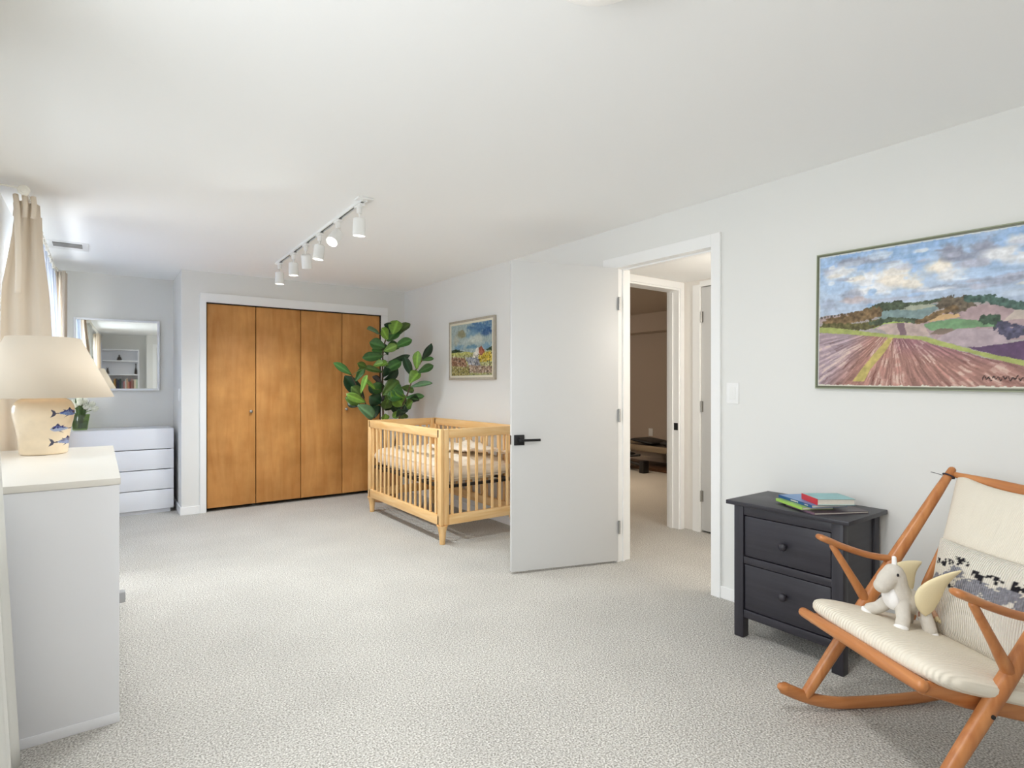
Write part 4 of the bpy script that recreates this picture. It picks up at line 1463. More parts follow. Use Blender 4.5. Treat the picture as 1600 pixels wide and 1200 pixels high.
M['leaf'] = painted('fig_leaf', 0.35, 0.5)
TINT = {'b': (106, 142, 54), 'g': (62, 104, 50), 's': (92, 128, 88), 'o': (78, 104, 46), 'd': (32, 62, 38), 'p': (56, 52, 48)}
rl = random.Random(11)
_rx = random.Random(31)
for _c, _n in (((2.43, 5.64), 16), ((2.60, 5.47), 5), ((2.20, 5.64), 4)):     # the inner leaves, mostly dark tints
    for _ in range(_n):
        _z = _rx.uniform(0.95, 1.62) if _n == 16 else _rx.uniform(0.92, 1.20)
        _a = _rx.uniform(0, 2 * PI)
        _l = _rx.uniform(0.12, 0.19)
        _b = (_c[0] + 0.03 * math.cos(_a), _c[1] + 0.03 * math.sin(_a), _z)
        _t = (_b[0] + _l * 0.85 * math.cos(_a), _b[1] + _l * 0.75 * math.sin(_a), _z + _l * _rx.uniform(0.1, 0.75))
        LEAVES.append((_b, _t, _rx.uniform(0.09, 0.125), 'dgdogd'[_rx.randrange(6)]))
NU, NVL = 6, 9
for bpt, tpt, wd, kind in LEAVES:
    b, t = Vector(bpt), Vector(tpt)
    ax = t - b
    L = ax.length
    ax.normalize()
    toc = (Vector((-0.42, -0.85, 0.30)) + Vector((rl.uniform(-.35, .35), rl.uniform(-.2, .2), rl.uniform(-.3, .4)))).normalized()
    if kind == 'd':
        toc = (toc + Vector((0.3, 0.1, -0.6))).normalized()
    side = ax.cross(toc).normalized()
    nrm = side.cross(ax).normalized()
    fold = rl.uniform(0.10, 0.35)
    droop = rl.uniform(-0.10, 0.22)
    wave = rl.uniform(0, 6)
    vs, cols = [], []
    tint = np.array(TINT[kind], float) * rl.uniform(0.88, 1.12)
    for i in range(NVL + 1):
        s = i / NVL
        prof_w = 1.22 * (math.sin(PI * min(0.995, s ** 1.15 * 0.955 + 0.04)) ** 0.62) * (0.62 + 0.50 * s)
        for j in range(NU + 1):
            c_ = 2 * j / NU - 1
            p = b + ax * (L * s) + side * (c_ * wd * 0.56 * prof_w) + nrm * (abs(c_) * wd * fold * prof_w + droop * L * s * s * -1 + 0.05 * wd * math.sin(9 * s + wave + 2.2 * c_) * abs(c_))
            p.x = min(p.x, 2.878)
            vs.append(tuple(p - fig.location))
            vein = 1.28 if abs(c_) < 0.05 else (1.08 if (i % 2 == 0 and 0.1 < abs(c_) < 0.9) else 1.0)
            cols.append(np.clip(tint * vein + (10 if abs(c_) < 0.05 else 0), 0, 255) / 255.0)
    fc = []
    for i in range(NVL):
        for j in range(NU):
            a = i * (NU + 1) + j
            fc.append((a, a + 1, a + NU + 2, a + NU + 1))
    me = bpy.data.meshes.new('leaf')
    me.from_pydata(vs, [], fc)
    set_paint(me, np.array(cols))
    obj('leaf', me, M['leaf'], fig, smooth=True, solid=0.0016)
# small stalks joining leaves to the nearest stem
bm = BM()
STEMS = [bez([(2.45, 5.66, 0.29), (2.428, 5.65, 1.064), (2.42, 5.64, 1.369), (2.419, 5.62, 1.591), (2.455, 5.60, 1.76)], 10), bez([(2.57, 5.61, 0.70), (2.587, 5.55, 0.962), (2.60, 5.45, 1.086), (2.632, 5.38, 1.267), (2.683, 5.24, 1.478)], 10),
         bez([(2.33, 5.655, 0.75), (2.234, 5.65, 1.038), (2.161, 5.66, 1.187), (2.077, 5.64, 1.335)], 10)]
allp = [q for s_ in STEMS for q in s_]
for bpt, tpt, wd, kind in LEAVES:
    b = Vector(bpt)
    q = min(allp, key=lambda p: (p - b).length + 0.3 * max(0, p.z - b.z))
    if (q - b).length > 0.012:
        tube(bm, [q, (q + b) / 2 + Vector((0, 0, 0.01)), b], 0.003, 5)
o = obj('stalks', bm, M['leaf'] if False else mat('fig_stalk', (120, 132, 76), 0.6), fig, smooth=True)
o['kind'] = 'stuff'

# ------------------------------------------------------------------ nightstand
ns = thing('nightstand', 'black stained two-drawer nightstand beside the doorway', 'nightstand', (2.70, 1.352, 0))
B0, B1, B2 = M['noir0'], M['noir1'], M['noir2']
NX0, NX1, NYa, NYb = 2.520, 2.880, 1.100, 1.605
part('top', B1, ns, (2.503, 1.070, 0.640), (2.887, 1.640, 0.660), 0.003)
for x in (NX0, NX1 - 0.048):
    for y in (NYa, NYb - 0.048):
        part('leg', B2, ns, (x, y, 0), (x + 0.048, y + 0.048, 0.640), 0.003)
for y in (NYa + 0.010, NYb - 0.024):
    part('side_panel', B0, ns, (NX0 + 0.048, y, 0.105), (NX1 - 0.048, y + 0.014, 0.640))
part('back_panel', B1, ns, (NX1 - 0.03, NYa + 0.048, 0.105), (NX1 - 0.02, NYb - 0.048, 0.640))
for z0, z1 in ((0.596, 0.640), (0.362, 0.396), (0.100, 0.138)):
    part('rail', B1, ns, (NX0 + 0.004, NYa + 0.048, z0), (NX0 + 0.034, NYb - 0.048, z1), 0.002)
part('inside', M['dark_gap'], ns, (NX0 + 0.034, NYa + 0.049, 0.14), (NX0 + 0.036, NYb - 0.049, 0.60))  # dark sheet added for the shade in the drawer gaps
for z0, z1 in ((0.400, 0.592), (0.142, 0.358)):
    d = part('drawer', B1, ns, (NX0 + 0.007, NYa + 0.053, z0), (NX0 + 0.030, NYb - 0.053, z1), 0.003)
    zc = 0.49 if z0 > 0.3 else 0.262
    bm = BM()
    lathe(bm, [(0.009, 0.0), (0.008, 0.010), (0.015, 0.016), (0.0185, 0.024), (0.017, 0.032), (0.010, 0.037), (0.0, 0.038)], n=20, cap1=False,
          mtx=Matrix.Translation((NX0 + 0.007, 1.3525, zc)) @ Matrix.Rotation(-PI / 2, 4, 'Y'))
    obj('knob', bm, B2, d, smooth=True)

# books on the nightstand ------------------------------------------------------------
M['page'] = mat('book_pages', (226, 220, 208), 0.8, noise=(200, .05))


def flat_book(label, S, ang, L, Wd, z, th, cover, spine=None, group='picture books on the nightstand'):
    """S: one end of the spine; ang: direction along the spine; the pages lie to the left of it"""
    t = thing('book', label, 'book', (S[0], S[1], z), ang, group=group)
    c = 0.0018
    mc = mat('book_cover', cover, 0.35, noise=(14, 0.10))
    bm = BM()
    box(bm, (0, 0, 0), (L, Wd, c), 0.0005, 1)
    box(bm, (0, 0, th - c), (L, Wd, th), 0.0005, 1)
    obj('cover', bm, mc, t, local=True)
    part('spine', mat('book_spine', spine or cover, 0.35), t, (0, -0.0012, 0.0), (L, 0.0006, th), local=True)
    part('pages', M['page'], t, (0.003, 0.0012, c), (L - 0.003, Wd - 0.003, th - c), local=True)
    return t


zb_ = 0.6602
flat_book('dark purple brown picture book, lowest on the nightstand, its white pages facing us', (2.606, 1.390), math.atan2(-0.882, -0.470), 0.200, 0.262, zb_, 0.009, (78, 62, 68), (120, 92, 108))
flat_book('thin lime green book sticking out left of the stack on the nightstand', (2.630, 1.452), math.atan2(-0.866, -0.50), 0.205, 0.150, zb_ + 0.0092, 0.012, (150, 190, 92), (168, 212, 96))
bb = flat_book('blue picture book between the red book and the green book', (2.660, 1.455), math.atan2(-0.880, -0.475), 0.243, 0.172, zb_ + 0.0214, 0.0134, (104, 146, 196), (34, 84, 140))
# pale printed marks along the blue spine (too small to read)
bm = BM()
rb_ = random.Random(3)
xx = 0.095
while xx < 0.150:
    w_ = rb_.uniform(0.004, 0.008)
    box(bm, (xx, -0.0016, 0.004), (xx + w_, -0.0012, 0.010))
    xx += w_ + 0.0025
xx = 0.195
while xx < 0.218:
    w_ = rb_.uniform(0.003, 0.005)
    box(bm, (xx, -0.0016, 0.0045), (xx + w_, -0.0012, 0.009))
    xx += w_ + 0.002
obj('spine_lettering', bm, M['page'], bb, local=True)
flat_book('thick small book with a red spine and teal cover on top of the stack', (2.644, 1.336), math.atan2(-0.80, -0.60), 0.140, 0.166, zb_ + 0.0350, 0.027, (128, 182, 186), (206, 52, 58))

# ------------------------------------------------------------------ rocking chair (local x = towards the back, -y = towards the camera side)
CO = Vector((2.298, 0.975, 0.0))
CR_ = math.radians(-29.3)
rc = thing('rocking_chair', 'honey wood rocking chair with cream cushions in the right corner', 'rocking chair', CO, CR_)
K0, K1, K2 = M['teak0'], M['teak1'], M['teak2']
BN = 0.548          # near side frame


def cp(name, pts, rad, m, n=12, up=(0, 0, 1), re=True, sm=True):
    bm = BM()
    tube(bm, pts, rad, n, up, round_end=re)
    return obj(name, bm, m, rc, smooth=sm, local=True)


for b in (0.0, BN):
    y = -b
    pr = bez([(-0.285, y, 0.104), (-0.233, y, 0.079), (-0.16, y, 0.050), (-0.08, y, 0.031), (0.0, y, 0.0245), (0.17, y, 0.0232), (0.335, y, 0.031), (0.45, y, 0.055), (0.56, y, 0.108)], 5)
    cp('runner', pr, [(0.012, 0.014)] + [(0.017, 0.0225)] * (len(pr) - 2) + [(0.012, 0.014)], K0)
    cp('post', [(-0.186, y, 0.064), (-0.10, y, 0.183), (0.03, y, 0.360), (0.20, y, 0.592), (0.36, y, 0.810), (0.424, y, 0.897)],
       [(0.018, 0.020), (0.020, 0.0235), (0.022, 0.027), (0.021, 0.025), (0.017, 0.019), (0.013, 0.014)], K2)
    ya = y + (0.004 if b == 0 else -0.020)
    cp('armrest', bez([(-0.118, ya, 0.651), (-0.080, ya, 0.635), (-0.026, ya, 0.612), (0.079, ya, 0.578), (0.190, y, 0.560)], 5),
       [(0.024 - 0.010 * i / 20, 0.0125) for i in range(21)], K0)
    cp('arm_support', [(-0.073, ya, 0.618), (0.0, ya + (y - ya) * .5, 0.505), (0.066, y, 0.402)], [0.0115, 0.014, 0.019], K2)
    cp('rear_leg', [(0.43, y, 0.056), (0.375, y + (0.02 - 0.04 * (b == 0)) * 1, 0.16), (0.31, y + (0.035 if b else -0.035), 0.255)], [0.016, 0.019, 0.017], K2)
    ys = -0.036 if b == 0 else -0.512
    cp('side_rail', bez([(-0.178, ys, 0.366), (-0.09, ys, 0.345), (0.0, ys, 0.318), (0.17, ys, 0.272), (0.34, ys, 0.230)], 5),
       [(0.014, 0.020 + 0.012 * min(1, i / 8)) for i in range(21)], K0)
cp('front_rail', [(-0.184, 0.014, 0.370), (-0.186, -0.14, 0.373), (-0.186, -0.27, 0.374), (-0.186, -0.40, 0.373), (-0.182, -0.516, 0.372)], [0.0175, 0.020, 0.021, 0.021, 0.020], K1)
cp('back_rail', [(0.335, -0.02, 0.236), (0.335, -0.53, 0.236)], [0.018, 0.018], K1)
bm = BM()
for q in range(1, 7):
    x = -0.17 + q * 0.075
    tube(bm, [(x, -0.045, 0.372 - 0.26 * (x + 0.178)), (x, -0.274, 0.352 - 0.26 * (x + 0.178)), (x, -0.505, 0.372 - 0.26 * (x + 0.178))], [(0.014, 0.003)] * 3, 8)
obj('seat_webbing', bm, M['black'], rc, local=True, smooth=True)['label'] = 'black seat webbing under the cushion'
cp('top_rail', bez([(0.424, 0.004, 0.882), (0.440, -0.14, 0.864), (0.448, -0.274, 0.852), (0.440, -0.41, 0.864), (0.424, -BN - 0.004, 0.882)], 6),
   [(0.010 + 0.004 * math.sin(PI * i / 24), 0.009 + 0.021 * math.sin(PI * i / 24)) for i in range(25)], K1)
for b in (0.062, 0.274, 0.486):
    cp('back_spindle', [(0.185, -b, 0.330), (0.255, -b, 0.490), (0.340, -b, 0.650), (0.438, -b, 0.842)], [(0.012, 0.009), (0.014, 0.010), (0.014, 0.010), (0.010, 0.008)], K2, up=(0, 1, 0))
    cp('spindle_block', [(0.185, -b, 0.332), (0.25, -b, 0.285), (0.325, -b, 0.245)], [(0.012, 0.009)] * 3, K2)
for b, sgn in ((0.0, 1), (BN, -1)):
    bm = BM()
    tube(bm, [(0.409 + 0.017 * math.cos(a), -b + 0.018 * math.sin(a), 0.874 - 0.010 * math.cos(a)) for a in np.linspace(0, 2 * PI, 17)], 0.003, 6, cap=False)
    tube(bm, [(0.40, -b + 0.017 * sgn, 0.874), (0.385, -b + 0.030 * sgn, 0.880), (0.37, -b + 0.040 * sgn, 0.884)], 0.0012, 5)
    obj('cushion_tie', bm, mat('dark_cord', (52, 48, 62), 0.8), rc, local=True, smooth=True)
bm = BM()
lathe(bm, [(0.006, 0), (0.006, 0.004)], n=14, mtx=Matrix.Translation((-0.012, -BN - 0.0205, 0.302)) @ Matrix.Rotation(PI / 2, 4, 'X'))
obj('screw_plug', bm, M['dark_gap'], rc, local=True)


def rib_mat(name, c, scale, axis, rough=0.95, paint=False, strength=0.5):
    m, nt, p, out = new_mat(name)
    N, L = nt.nodes, nt.links
    if paint:
        a = N.new('ShaderNodeAttribute')
        a.attribute_name = 'paint'
        L.new(a.outputs['Color'], p.inputs['Base Color'])
    else:
        p.inputs['Base Color'].default_value = rgba(*c)
    p.inputs['Roughness'].default_value = rough
    p.inputs['Specular IOR Level'].default_value = 0.1
    tc = N.new('ShaderNodeTexCoord')
    w = N.new('ShaderNodeTexWave')
    w.bands_direction = axis
    w.inputs['Scale'].default_value = scale
    w.inputs['Distortion'].default_value = 0.5
    w.inputs['Detail'].default_value = 2
    w.inputs['Detail Scale'].default_value = 2.0
    L.new(tc.outputs['Object'], w.inputs['Vector'])
    b = N.new('ShaderNodeBump')
    b.inputs['Strength'].default_value = strength
    b.inputs['Distance'].default_value = 0.004
    L.new(w.outputs['Fac'], b.inputs['Height'])
    L.new(b.outputs['Normal'], p.inputs['Normal'])
    return m


M['rib'] = rib_mat('cream_ribbed_wool', (230, 222, 206), 26, 'Y', strength=0.6)
M['wool'] = rib_mat('cream_wool', (226, 219, 204), 60, 'X', strength=0.3)
# seat cushion
bm = BM()
superpad(bm, 0.515, 0.605, 0.096, 0.34, 0.72)
tilt = math.atan(0.26)
sc_o = obj('seat_cushion', bm, M['rib'], rc, smooth=True, local=True)
sc_o.location = (0.070, -0.262, 0.347)
sc_o.rotation_euler = (0, tilt, 0)
# back cushion
Mb = Matrix(((0, 0.468, -0.884, 0.345), (-1, 0, 0, -0.274), (0, 0.884, 0.468, 0.722), (0, 0, 0, 1)))
bm = BM()
cushion(bm, 0.505, 0.335, 0.060, p=4.0, n=24, pinch=0.04)
for v in bm.verts:       # upper corners pulled up to the posts
    if v.co.y > 0:
        k = (v.co.y / 0.1675) ** 2
        v.co.x *= 1.0
        v.co.y += 0.020 * k * (abs(v.co.x) / 0.2525) ** 2 - 0.012 * k * (1 - (abs(v.co.x) / 0.2525) ** 2)
for v in bm.verts:       # narrower towards the bottom
    v.co.x *= 1 - 0.30 * (0.5 - v.co.y / 0.335) ** 1.2 if v.co.y < 0.1675 else 1
bc = obj('back_cushion', bm, M['wool'], rc, smooth=True, local=True)
bc.matrix_local = Mb

# ------------------------------------------------------------------ knitted pillow leaning on the chair back
CM = Matrix.Translation(CO) @ Matrix.Rotation(CR_, 4, 'Z')


def on_chair(name, label, cat, p):
    t = thing(name, label, cat, CM @ Vector(p), CR_)
    return t


pw = on_chair('pillow', 'chunky knitted cream pillow with a grey and black patterned band', 'pillow', (0.195, -0.335, 0.353))
bm = BM()
PWX, PWY = 0.425, 0.335
cushion(bm, PWX, PWY, 0.115, p=2.6, n=110, pinch=0.05)
me = bpy.data.meshes.new('knit_cover')
bm.to_mesh(me)
bm.free()
co = np.empty(len(me.vertices) * 3, np.float32)
me.vertices.foreach_get('co', co)
co = co.reshape(-1, 3)
u = co[:, 0] / PWX + 0.5          # 0 at the far side of the chair
v = co[:, 1] / PWY + 0.5
rgbp = np.ones((len(u), 3)) * c255(232, 226, 214)
rs = np.random.RandomState(8)
gn = rs.rand(64, 64)
nzp = gn[np.clip((u * 63).astype(int), 0, 63), np.clip((v * 63).astype(int), 0, 63)]
qu, qv = np.floor(u * 78) / 78, np.floor(v * 64) / 64      # stitches
grey = c255(140, 140, 148)
blk = c255(40, 39, 44)
for (cx, cy, rx, ry) in ((.12, .58, .055, .06), (.24, .66, .05, .05), (.31, .72, .07, .05), (.43, .61, .11, .075), (.50, .66, .09, .06), (.64, .62, .09, .07), (.73, .68, .09, .06), (.85, .60, .08, .07), (.93, .66, .07, .06)):
    d = np.hypot((qu - cx) / rx, (qv - cy) / ry) + 0.35 * (nzp - .5)
    rgbp[d < 1] = grey * (0.90 + 0.22 * nzp[d < 1][:, None])
rp = random.Random(21)


def stitches(cx, cy, n, sx, sy):
    for _ in range(n):
        x0, y0 = cx + rp.gauss(0, sx), cy + rp.gauss(0, sy)
        w, h = rp.uniform(.006, .016), rp.uniform(.008, .022)
        m = (np.abs(qu - x0 + 0.4 * (qv - y0)) < w) & (np.abs(qv - y0) < h)
        rgbp[m] = blk * (0.9 + 0.3 * nzp[m][:, None])


for (cx, cy, n) in ((.09, .74, 4), (.16, .755, 7), (.225, .80, 4), (.31, .83, 9), (.375, .83, 3), (.46, .765, 5), (.52, .745, 10), (.575, .775, 3), (.63, .765, 4), (.755, .765, 12), (.82, .77, 6), (.92, .76, 6)):
    stitches(cx, cy, n, .016, .016)
for (cx, cy) in ((.07, .47), (.10, .49), (.27, .575), (.305, .565), (.60, .515), (.65, .50), (.88, .48)):
    stitches(cx, cy, 2, .005, .012)
set_paint(me, rgbp)
M['knit'] = rib_mat('knitted_wool', (230, 224, 212), 46, 'X', paint=True, strength=0.9)
ko = obj('knit_cover', me, M['knit'], pw, smooth=True, local=True)
ca, sa = math.cos(math.atan(0.20)), math.sin(math.atan(0.20))
Mp = Matrix(((0, sa, -ca, 0.028), (-1, 0, 0, 0.0), (0, ca, sa, 0.158), (0, 0, 0, 1)))
ko.matrix_local = Mp

# ------------------------------------------------------------------ plush winged horse on the seat
ty = on_chair('plush_toy', 'grey plush winged horse with cream wings standing on the seat cushion', 'toy', (0.045, -0.190, 0.384))
M['plush'] = mat('grey_plush', (206, 200, 190), 0.95, spec=0.1, noise=(80, .04), bump=(400, .4, .002))
M['plush_w'] = mat('white_plush', (240, 238, 236), 0.95, spec=0.1, bump=(400, .3, .002))
M['plush_c'] = mat('cream_felt', (236, 222, 184), 0.95, spec=0.1, bump=(300, .3, .002))


def blob(name, parts_, m, parent, vox=0.004, smooth_it=8):
    bm = BM()
    for p in parts_:
        if p[0] == 'b':
            ball(bm, p[1], p[2], p[3] if len(p) > 3 else (0, 0, 0), 20, 14)
        else:
            tube(bm, p[1], p[2], 14, up=(0.01, 0.02, 1), round_end=True)
    o = obj(name, bm, m, parent, smooth=True, local=True)
    r = o.modifiers.new('remesh', 'REMESH')
    r.mode = 'VOXEL'
    r.voxel_size = vox
    r.use_smooth_shade = True
    s_ = o.modifiers.new('soft', 'SMOOTH')
    s_.iterations = smooth_it
    s_.factor = 0.5
    return o


# local frame: -x is where the toy looks; y = +0.06 is its far side
gz = lambda x: -0.26 * x + 0.004
blob('body', [
    ('b', (0.012, 0, 0.098), (0.060, 0.042, 0.043), (0, math.radians(12), 0)),
    ('b', (-0.022, 0, 0.108), (0.038, 0.038, 0.045)),
    ('b', (0.050, 0, 0.085), (0.034, 0.038, 0.038)),
    ('t', [(-0.012, 0, 0.115), (-0.020, 0, 0.150), (-0.028, 0, 0.186)], [0.040, 0.034, 0.033]),
    ('b', (-0.034, 0, 0.194), (0.032, 0.032, 0.031)),
    ('b', (-0.054, 0, 0.176), (0.055, 0.030, 0.031), (0, math.radians(-50), 0)),
    ('b', (-0.077, 0, 0.152), (0.026, 0.026, 0.025)),
    ('t', [(-0.022, 0.024, 0.092), (-0.050, 0.050, 0.055), (-0.070, 0.064, gz(-0.075) + 0.022)], [0.024, 0.021, 0.0215]),
    ('t', [(-0.022, -0.024, 0.092), (-0.040, -0.050, 0.055), (-0.056, -0.062, gz(-0.060) + 0.022)], [0.024, 0.021, 0.0215]),
    ('t', [(0.052, 0.022, 0.075), (0.056, 0.040, 0.040), (0.060, 0.050, gz(0.060) + 0.020)], [0.025, 0.022, 0.0215]),
    ('t', [(0.052, -0.022, 0.075), (0.056, -0.040, 0.040), (0.060, -0.050, gz(0.060) + 0.020)], [0.025, 0.022, 0.0215]),
], M['plush'], ty, 0.0035)
for nm, c, d in (('foot_pad', (-0.078, 0.068, gz(-0.078) + 0.010), (-0.5, 0.3, -1)), ('foot_pad', (-0.063, -0.066, gz(-0.063) + 0.010), (-0.4, -0.3, -1)),
                 ('foot_pad', (0.061, 0.053, gz(0.061) + 0.006), (0.1, 0.25, -1)), ('foot_pad', (0.061, -0.053, gz(0.061) + 0.006), (0.1, -0.25, -1))):
    bm = BM()
    Q = Matrix.Translation(c) @ Vector(d).normalized().to_track_quat('Z', 'Y').to_matrix().to_4x4()
    lathe(bm, [(0.0, 0.011), (0.014, 0.009), (0.0205, 0.002), (0.022, -0.005), (0.019, -0.010), (0.0, -0.012)], n=20, cap0=False, cap1=False, mtx=Q)
    obj(nm, bm, M['plush_w'], ty, smooth=True, local=True)
blob('chest_patch', [('b', (-0.044, 0, 0.106), (0.0185, 0.035, 0.040), (0, math.radians(-12), 0)), ('b', (-0.045, 0, 0.136), (0.012, 0.022, 0.024), (0, math.radians(-12), 0))], M['plush_w'], ty, 0.003)
bm = BM()
tube(bm, [(-0.030, 0, 0.216), (-0.030, 0, 0.232), (-0.031, 0, 0.246)], [0.0085, 0.0078, 0.0068], 14, round_end=True)
obj('horn', bm, M['plush_w'], ty, smooth=True, local=True)
for s in (1, -1):
    bm = BM()
    ball(bm, (-0.043, s * 0.0305, 0.196), (0.0042, 0.0030, 0.0052))
    obj('eye', bm, M['black'], ty, smooth=True, local=True)
    pts_ = []

    def wing(u, v, s=s):
        return None
    # wing outline in its own plane (long axis up and back), padded
    W_ = [(0.0, 0.006), (0.05, 0.022), (0.14, 0.036), (0.30, 0.047), (0.45, 0.047), (0.62, 0.038), (0.78, 0.026), (0.90, 0.016), (0.97, 0.009), (1.0, 0.003)]
    base = Vector((0.034, s * 0.046, 0.066)) if s < 0 else Vector((0.040, s * 0.045, 0.110))
    tip = Vector((0.066, s * 0.110, 0.242)) if s < 0 else Vector((0.118, s * 0.095, 0.222))
    ax = tip - base
    L = ax.length
    ax = ax.normalized()
    wide = Vector((1, 0, -0.45))
    wide = (wide - ax * wide.dot(ax)).normalized()
    nr = ax.cross(wide).normalized()
    bm = BM()
    rings = []
    lw = [w for _, w in W_]
    lt_ = [t for t, _ in W_]
    for i in range(25):
        t = i / 24
        hw = float(np.interp(t, lt_, lw))
        cen = base + ax * (L * t) + wide * (0.006 - 0.014 * math.sin(PI * t) + 0.040 * t ** 3) + nr * (0.010 * math.sin(PI * t))
        th_ = 0.0165 * (math.sin(PI * min(0.97, 0.06 + 0.92 * t)) ** 0.5) * (1 - 0.5 * t)
        ring = []
        for k in range(18):
            a = 2 * PI * k / 18
            ring.append(bm.verts.new(cen + wide * (hw * (0.92 if s < 0 else 1.1) * math.cos(a)) + nr * (th_ * math.sin(a))))
        rings.append(ring)
    for i in range(24):
        for k in range(18):
            bm.faces.new((rings[i][k], rings[i][(k + 1) % 18], rings[i + 1][(k + 1) % 18], rings[i + 1][k]))
    bm.faces.new(rings[0][::-1])
    bm.faces.new(rings[-1])
    obj('wing', bm, M['plush_c'], ty, smooth=True, local=True)
bm = BM()
tube(bm, [(0.078, 0.0, 0.080), (0.100, -0.008, 0.062), (0.112, -0.014, 0.040)], [0.010, 0.014, 0.011], 12, round_end=True)
obj('tail', bm, mat('peach_plush', (216, 178, 152), 0.95, spec=0.1), ty, smooth=True, local=True)
bm = BM()
for k in range(5):
    a = k * 1.25
    ball(bm, (0.116 + 0.008 * math.cos(a), -0.020 + 0.008 * math.sin(a), 0.036 + 0.006 * math.cos(2 * a)), 0.008, u=10, v=8)
obj('tail_tuft', bm, M['plush_c'], ty, smooth=True, local=True)
part('care_tag', mat('brown_tag', (136, 100, 84), 0.7), ty, (0.022, -0.0445, 0.058), (0.026, -0.0415, 0.074), local=True)

# ------------------------------------------------------------------ things the mirror shows: bookcase behind the camera
bcx0, bcx1, bcy = -0.445, 0.365, YN
bcs = thing('bookcase', 'tall white open bookcase seen reflected in the mirror', 'bookcase', (-0.04, YN + 0.15, 0))
for x in (bcx0, bcx1 - 0.022):
    part('side_panel', M['white'], bcs, (x, YN + 0.004, 0), (x + 0.022, YN + 0.285, 1.985))
for z in (0.06, 0.40, 0.74, 1.075, 1.43, 1.725, 1.963):
    part('shelf', M['white'], bcs, (bcx0 + 0.022, YN + 0.012, z), (bcx1 - 0.022, YN + 0.283, z + 0.022))
part('back_panel', M['white'], bcs, (bcx0 + 0.022, YN + 0.004, 0.06), (bcx1 - 0.022, YN + 0.012, 1.963))
SH_ = 1.0972
bkx = bcx1 - 0.026
rbk = random.Random(5)
blist = [('pale green', (186, 204, 180)), ('cream', (226, 214, 190)), ('brown', (120, 86, 70)), ('dusty pink', (196, 150, 142)), ('dark red', (124, 52, 50)), ('salmon', (208, 142, 124)), ('tan', (190, 158, 122)), ('white', (232, 230, 226)),
         ('rose', (186, 118, 120)), ('slate grey', (112, 116, 126)), ('dark green', (52, 74, 62)), ('navy', (44, 50, 78)), ('charcoal', (52, 50, 52)), ('ochre', (186, 140, 70)), ('teal', (70, 116, 120)), ('black', (28, 27, 28))]
for i, (nm, c) in enumerate(blist):
    w_ = rbk.uniform(0.020, 0.036)
    h_ = rbk.uniform(0.19, 0.265)
    d_ = rbk.uniform(0.15, 0.20)
    bkx -= w_ + 0.001
    t = thing('book', '%s book standing upright in the row on the bookcase shelf' % nm, 'book', (bkx, YN + 0.06, SH_), group='books in the reflected bookcase')
    bm = BM()
    box(bm, (0, 0, 0), (0.002, d_, h_))
    box(bm, (w_ - 0.002, 0, 0), (w_, d_, h_))
    box(bm, (0.002, d_ - 0.002, 0), (w_ - 0.002, d_, h_))
    obj('cover', bm, mat('cloth_cover', c, 0.6), t, local=True)
    part('pages', M['page'], t, (0.002, 0.003, 0.003), (w_ - 0.002, d_ - 0.002, h_ - 0.004), local=True)
M['bronze'] = mat('dark_bronze', (66, 56, 48), 0.45, 0.3)
rbt = thing('figurine', 'dark rabbit figurine on the middle bookcase shelf', 'figurine', (-0.20, YN + 0.17, 1.4525))
blob('rabbit', [('b', (0, 0, 0.035), (0.034, 0.045, 0.036)), ('b', (0, 0.02, 0.075), (0.022, 0.022, 0.034)), ('b', (0, 0.028, 0.108), (0.018, 0.022, 0.018)), ('t', [(-0.008, 0.022, 0.115), (-0.014, 0.012, 0.150)], [0.006, 0.004]),
                ('t', [(0.008, 0.022, 0.115), (0.022, 0.014, 0.146)], [0.006, 0.004]), ('b', (0, -0.045, 0.03), (0.012, 0.012, 0.012)), ('t', [(-0.045, 0.01, 0.006), (0.045, 0.01, 0.006)], [0.007, 0.007])], M['bronze'], rbt, 0.003)
fg_ = thing('figurine', 'dark seated figurine on the upper bookcase shelf', 'figurine', (0.01, YN + 0.17, 1.7475))
blob('seated_figure', [('b', (0, 0, 0.018), (0.050, 0.036, 0.018)), ('b', (0, 0, 0.055), (0.026, 0.022, 0.036)), ('b', (0, 0, 0.105), (0.017, 0.017, 0.020)), ('t', [(-0.022, 0, 0.07), (-0.034, 0.01, 0.035)], [0.008, 0.007]), ('t', [(0.022, 0, 0.07), (0.034, 0.01, 0.035)], [0.008, 0.007])], M['bronze'], fg_, 0.003)
bt = thing('bottle_vase', 'slim dark bottle vase at the right end of the bookcase shelf', 'vase', (0.305, YN + 0.17, 1.4525))
bm = BM()
lathe(bm, [(0.0, 0.0), (0.022, 0.0), (0.026, 0.02), (0.024, 0.09), (0.010, 0.14), (0.009, 0.20), (0.013, 0.235), (0.009, 0.235), (0.0, 0.20)], n=24, cap0=False, cap1=False)
obj('bottle', bm, M['bronze'], bt, smooth=True, local=True)
# door in the jog of the near wall
struct('trim_8', boxes(((0.615, YN + 0.30, 0), (0.68, YN + 0.316, 2.04)), ((1.50, YN + 0.30, 0), (1.57, YN + 0.316, 2.04)), ((0.615, YN + 0.30, 2.04), (1.57, YN + 0.316, 2.11))), M['trim'])
d4 = thing('door_4', 'closed white door behind the camera, seen only in the mirror', 'door', (1.09, YN + 0.302, 0), kind='structure')
part('door_slab', M['door'], d4, (0.695, YN + 0.301, 0.015), (1.498, YN + 0.309, 2.034), 0.001)

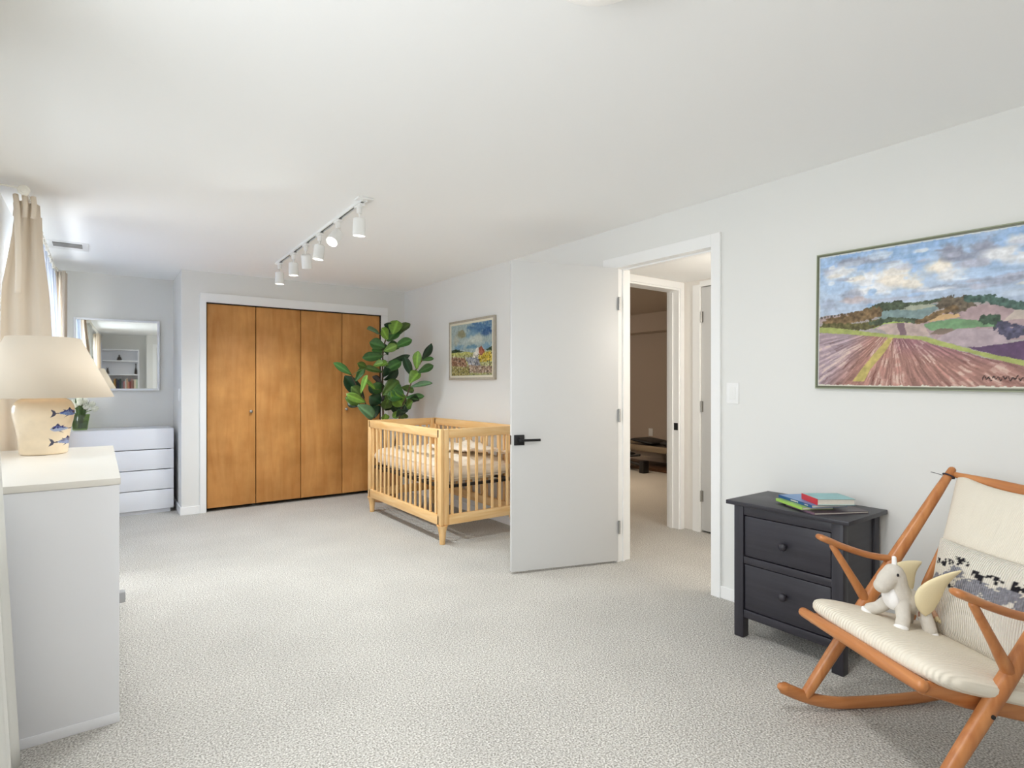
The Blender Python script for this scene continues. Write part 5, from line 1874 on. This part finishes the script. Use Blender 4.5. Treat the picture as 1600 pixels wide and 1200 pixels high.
# ------------------------------------------------------------------ gym things seen through the two doorways
M['pad'] = mat('black_vinyl', (30, 28, 28), 0.45)
M['dwood'] = wood('dark_platform_wood', (96, 66, 42), (66, 42, 26), 1, 0.35, 10, 2)
M['gwood'] = wood('pale_bench_wood', (150, 134, 112), (128, 112, 92), 1, 0.5, 10, 2)
pf = thing('exercise_platform', 'dark brown wooden platform on the carpet of the far room', 'platform', (6.66, 5.6, 0))
for k in range(5):
    part('board', M['dwood'], pf, (6.335 + k * 0.126, 4.0, 0.001), (6.458 + k * 0.126, 7.4, 0.035), 0.002)
rf = thing('exercise_bench', 'long exercise bench with black pads seen through the far doorway', 'bench', (6.66, 5.6, 0.0355))
for x in (6.37, 6.84):
    part('side_rail', M['gwood'], rf, (x, 4.1, 0.262), (x + 0.05, 7.2, 0.345), 0.004)
for y in (4.12, 4.92, 7.14):
    for x in (6.375, 6.845):
        part('leg', M['dwood'], rf, (x, y, 0.0355), (x + 0.04, y + 0.05, 0.262), 0.003)
for y in (4.1, 7.16):
    part('end_rail', M['gwood'], rf, (6.42, y, 0.262), (6.84, y + 0.04, 0.345), 0.003)
bm = BM()
cushion(bm, 0.46, 0.92, 0.10, p=8, n=16, pinch=0.0)
bmesh.ops.translate(bm, vec=(6.63, 4.78, 0.396), verts=bm.verts[:])
obj('carriage_pad', bm, M['pad'], rf, smooth=True)
bm = BM()
cushion(bm, 0.42, 0.42, 0.06, p=6, n=14, pinch=0.0)
bmesh.ops.transform(bm, matrix=Matrix.Translation((6.63, 5.60, 0.392)) @ Matrix.Rotation(math.radians(5), 4, 'X'), verts=bm.verts[:])
obj('head_pad', bm, M['pad'], rf, smooth=True)
part('carriage_base', M['pad'], rf, (6.425, 4.34, 0.30), (6.835, 5.85, 0.345), 0.004)
cyl = thing('rowing_machine', 'low black exercise machine left of the bench in the far room', 'exercise machine', (6.15, 5.9, 0))
bm = BM()
tube(bm, [(6.12, 5.28, 0.10), (6.14, 5.70, 0.14), (6.16, 6.40, 0.17)], [0.022, 0.022, 0.022], 10, round_end=True)
obj('beam', bm, M['pad'], cyl, smooth=True)
bm = BM()
tube(bm, [(6.12, 5.36, 0.24), (6.14, 5.60, 0.20), (6.13, 5.90, 0.02)], [0.018] * 3, 10, round_end=True)
obj('brace', bm, M['pad'], cyl, smooth=True)
part('foot', M['pad'], cyl, (6.06, 5.24, 0.0), (6.18, 5.32, 0.17), 0.01)
part('foot', M['pad'], cyl, (6.06, 6.36, 0.0), (6.24, 6.44, 0.17), 0.01)
bm = BM()
cushion(bm, 0.22, 0.34, 0.06, p=4, n=12)
bmesh.ops.translate(bm, vec=(6.15, 5.72, 0.235), verts=bm.verts[:])
obj('seat', bm, M['pad'], cyl, smooth=True)
ct = thing('wall_socket', 'small white wall socket low on the far room wall', 'wall socket', (7.0, 5.9, 0.47))
part('plate', M['fixture'], ct, (6.994, 5.86, 0.42), (6.9995, 5.94, 0.54), 0.001)
gl = thing('ceiling_panel_light', 'narrow ceiling light glimpsed in the dim far room', 'lamp', (4.75, 5.2, 2.31))
part('frame', M['fixture'], gl, (4.55, 4.75, 2.292), (4.95, 5.6, 2.3095), 0.002)
part('diffuser', mat('panel_glow', (255, 236, 214), 0.5, emit=((255, 226, 196), 1.2)), gl, (4.57, 4.77, 2.290), (4.93, 5.58, 2.292))
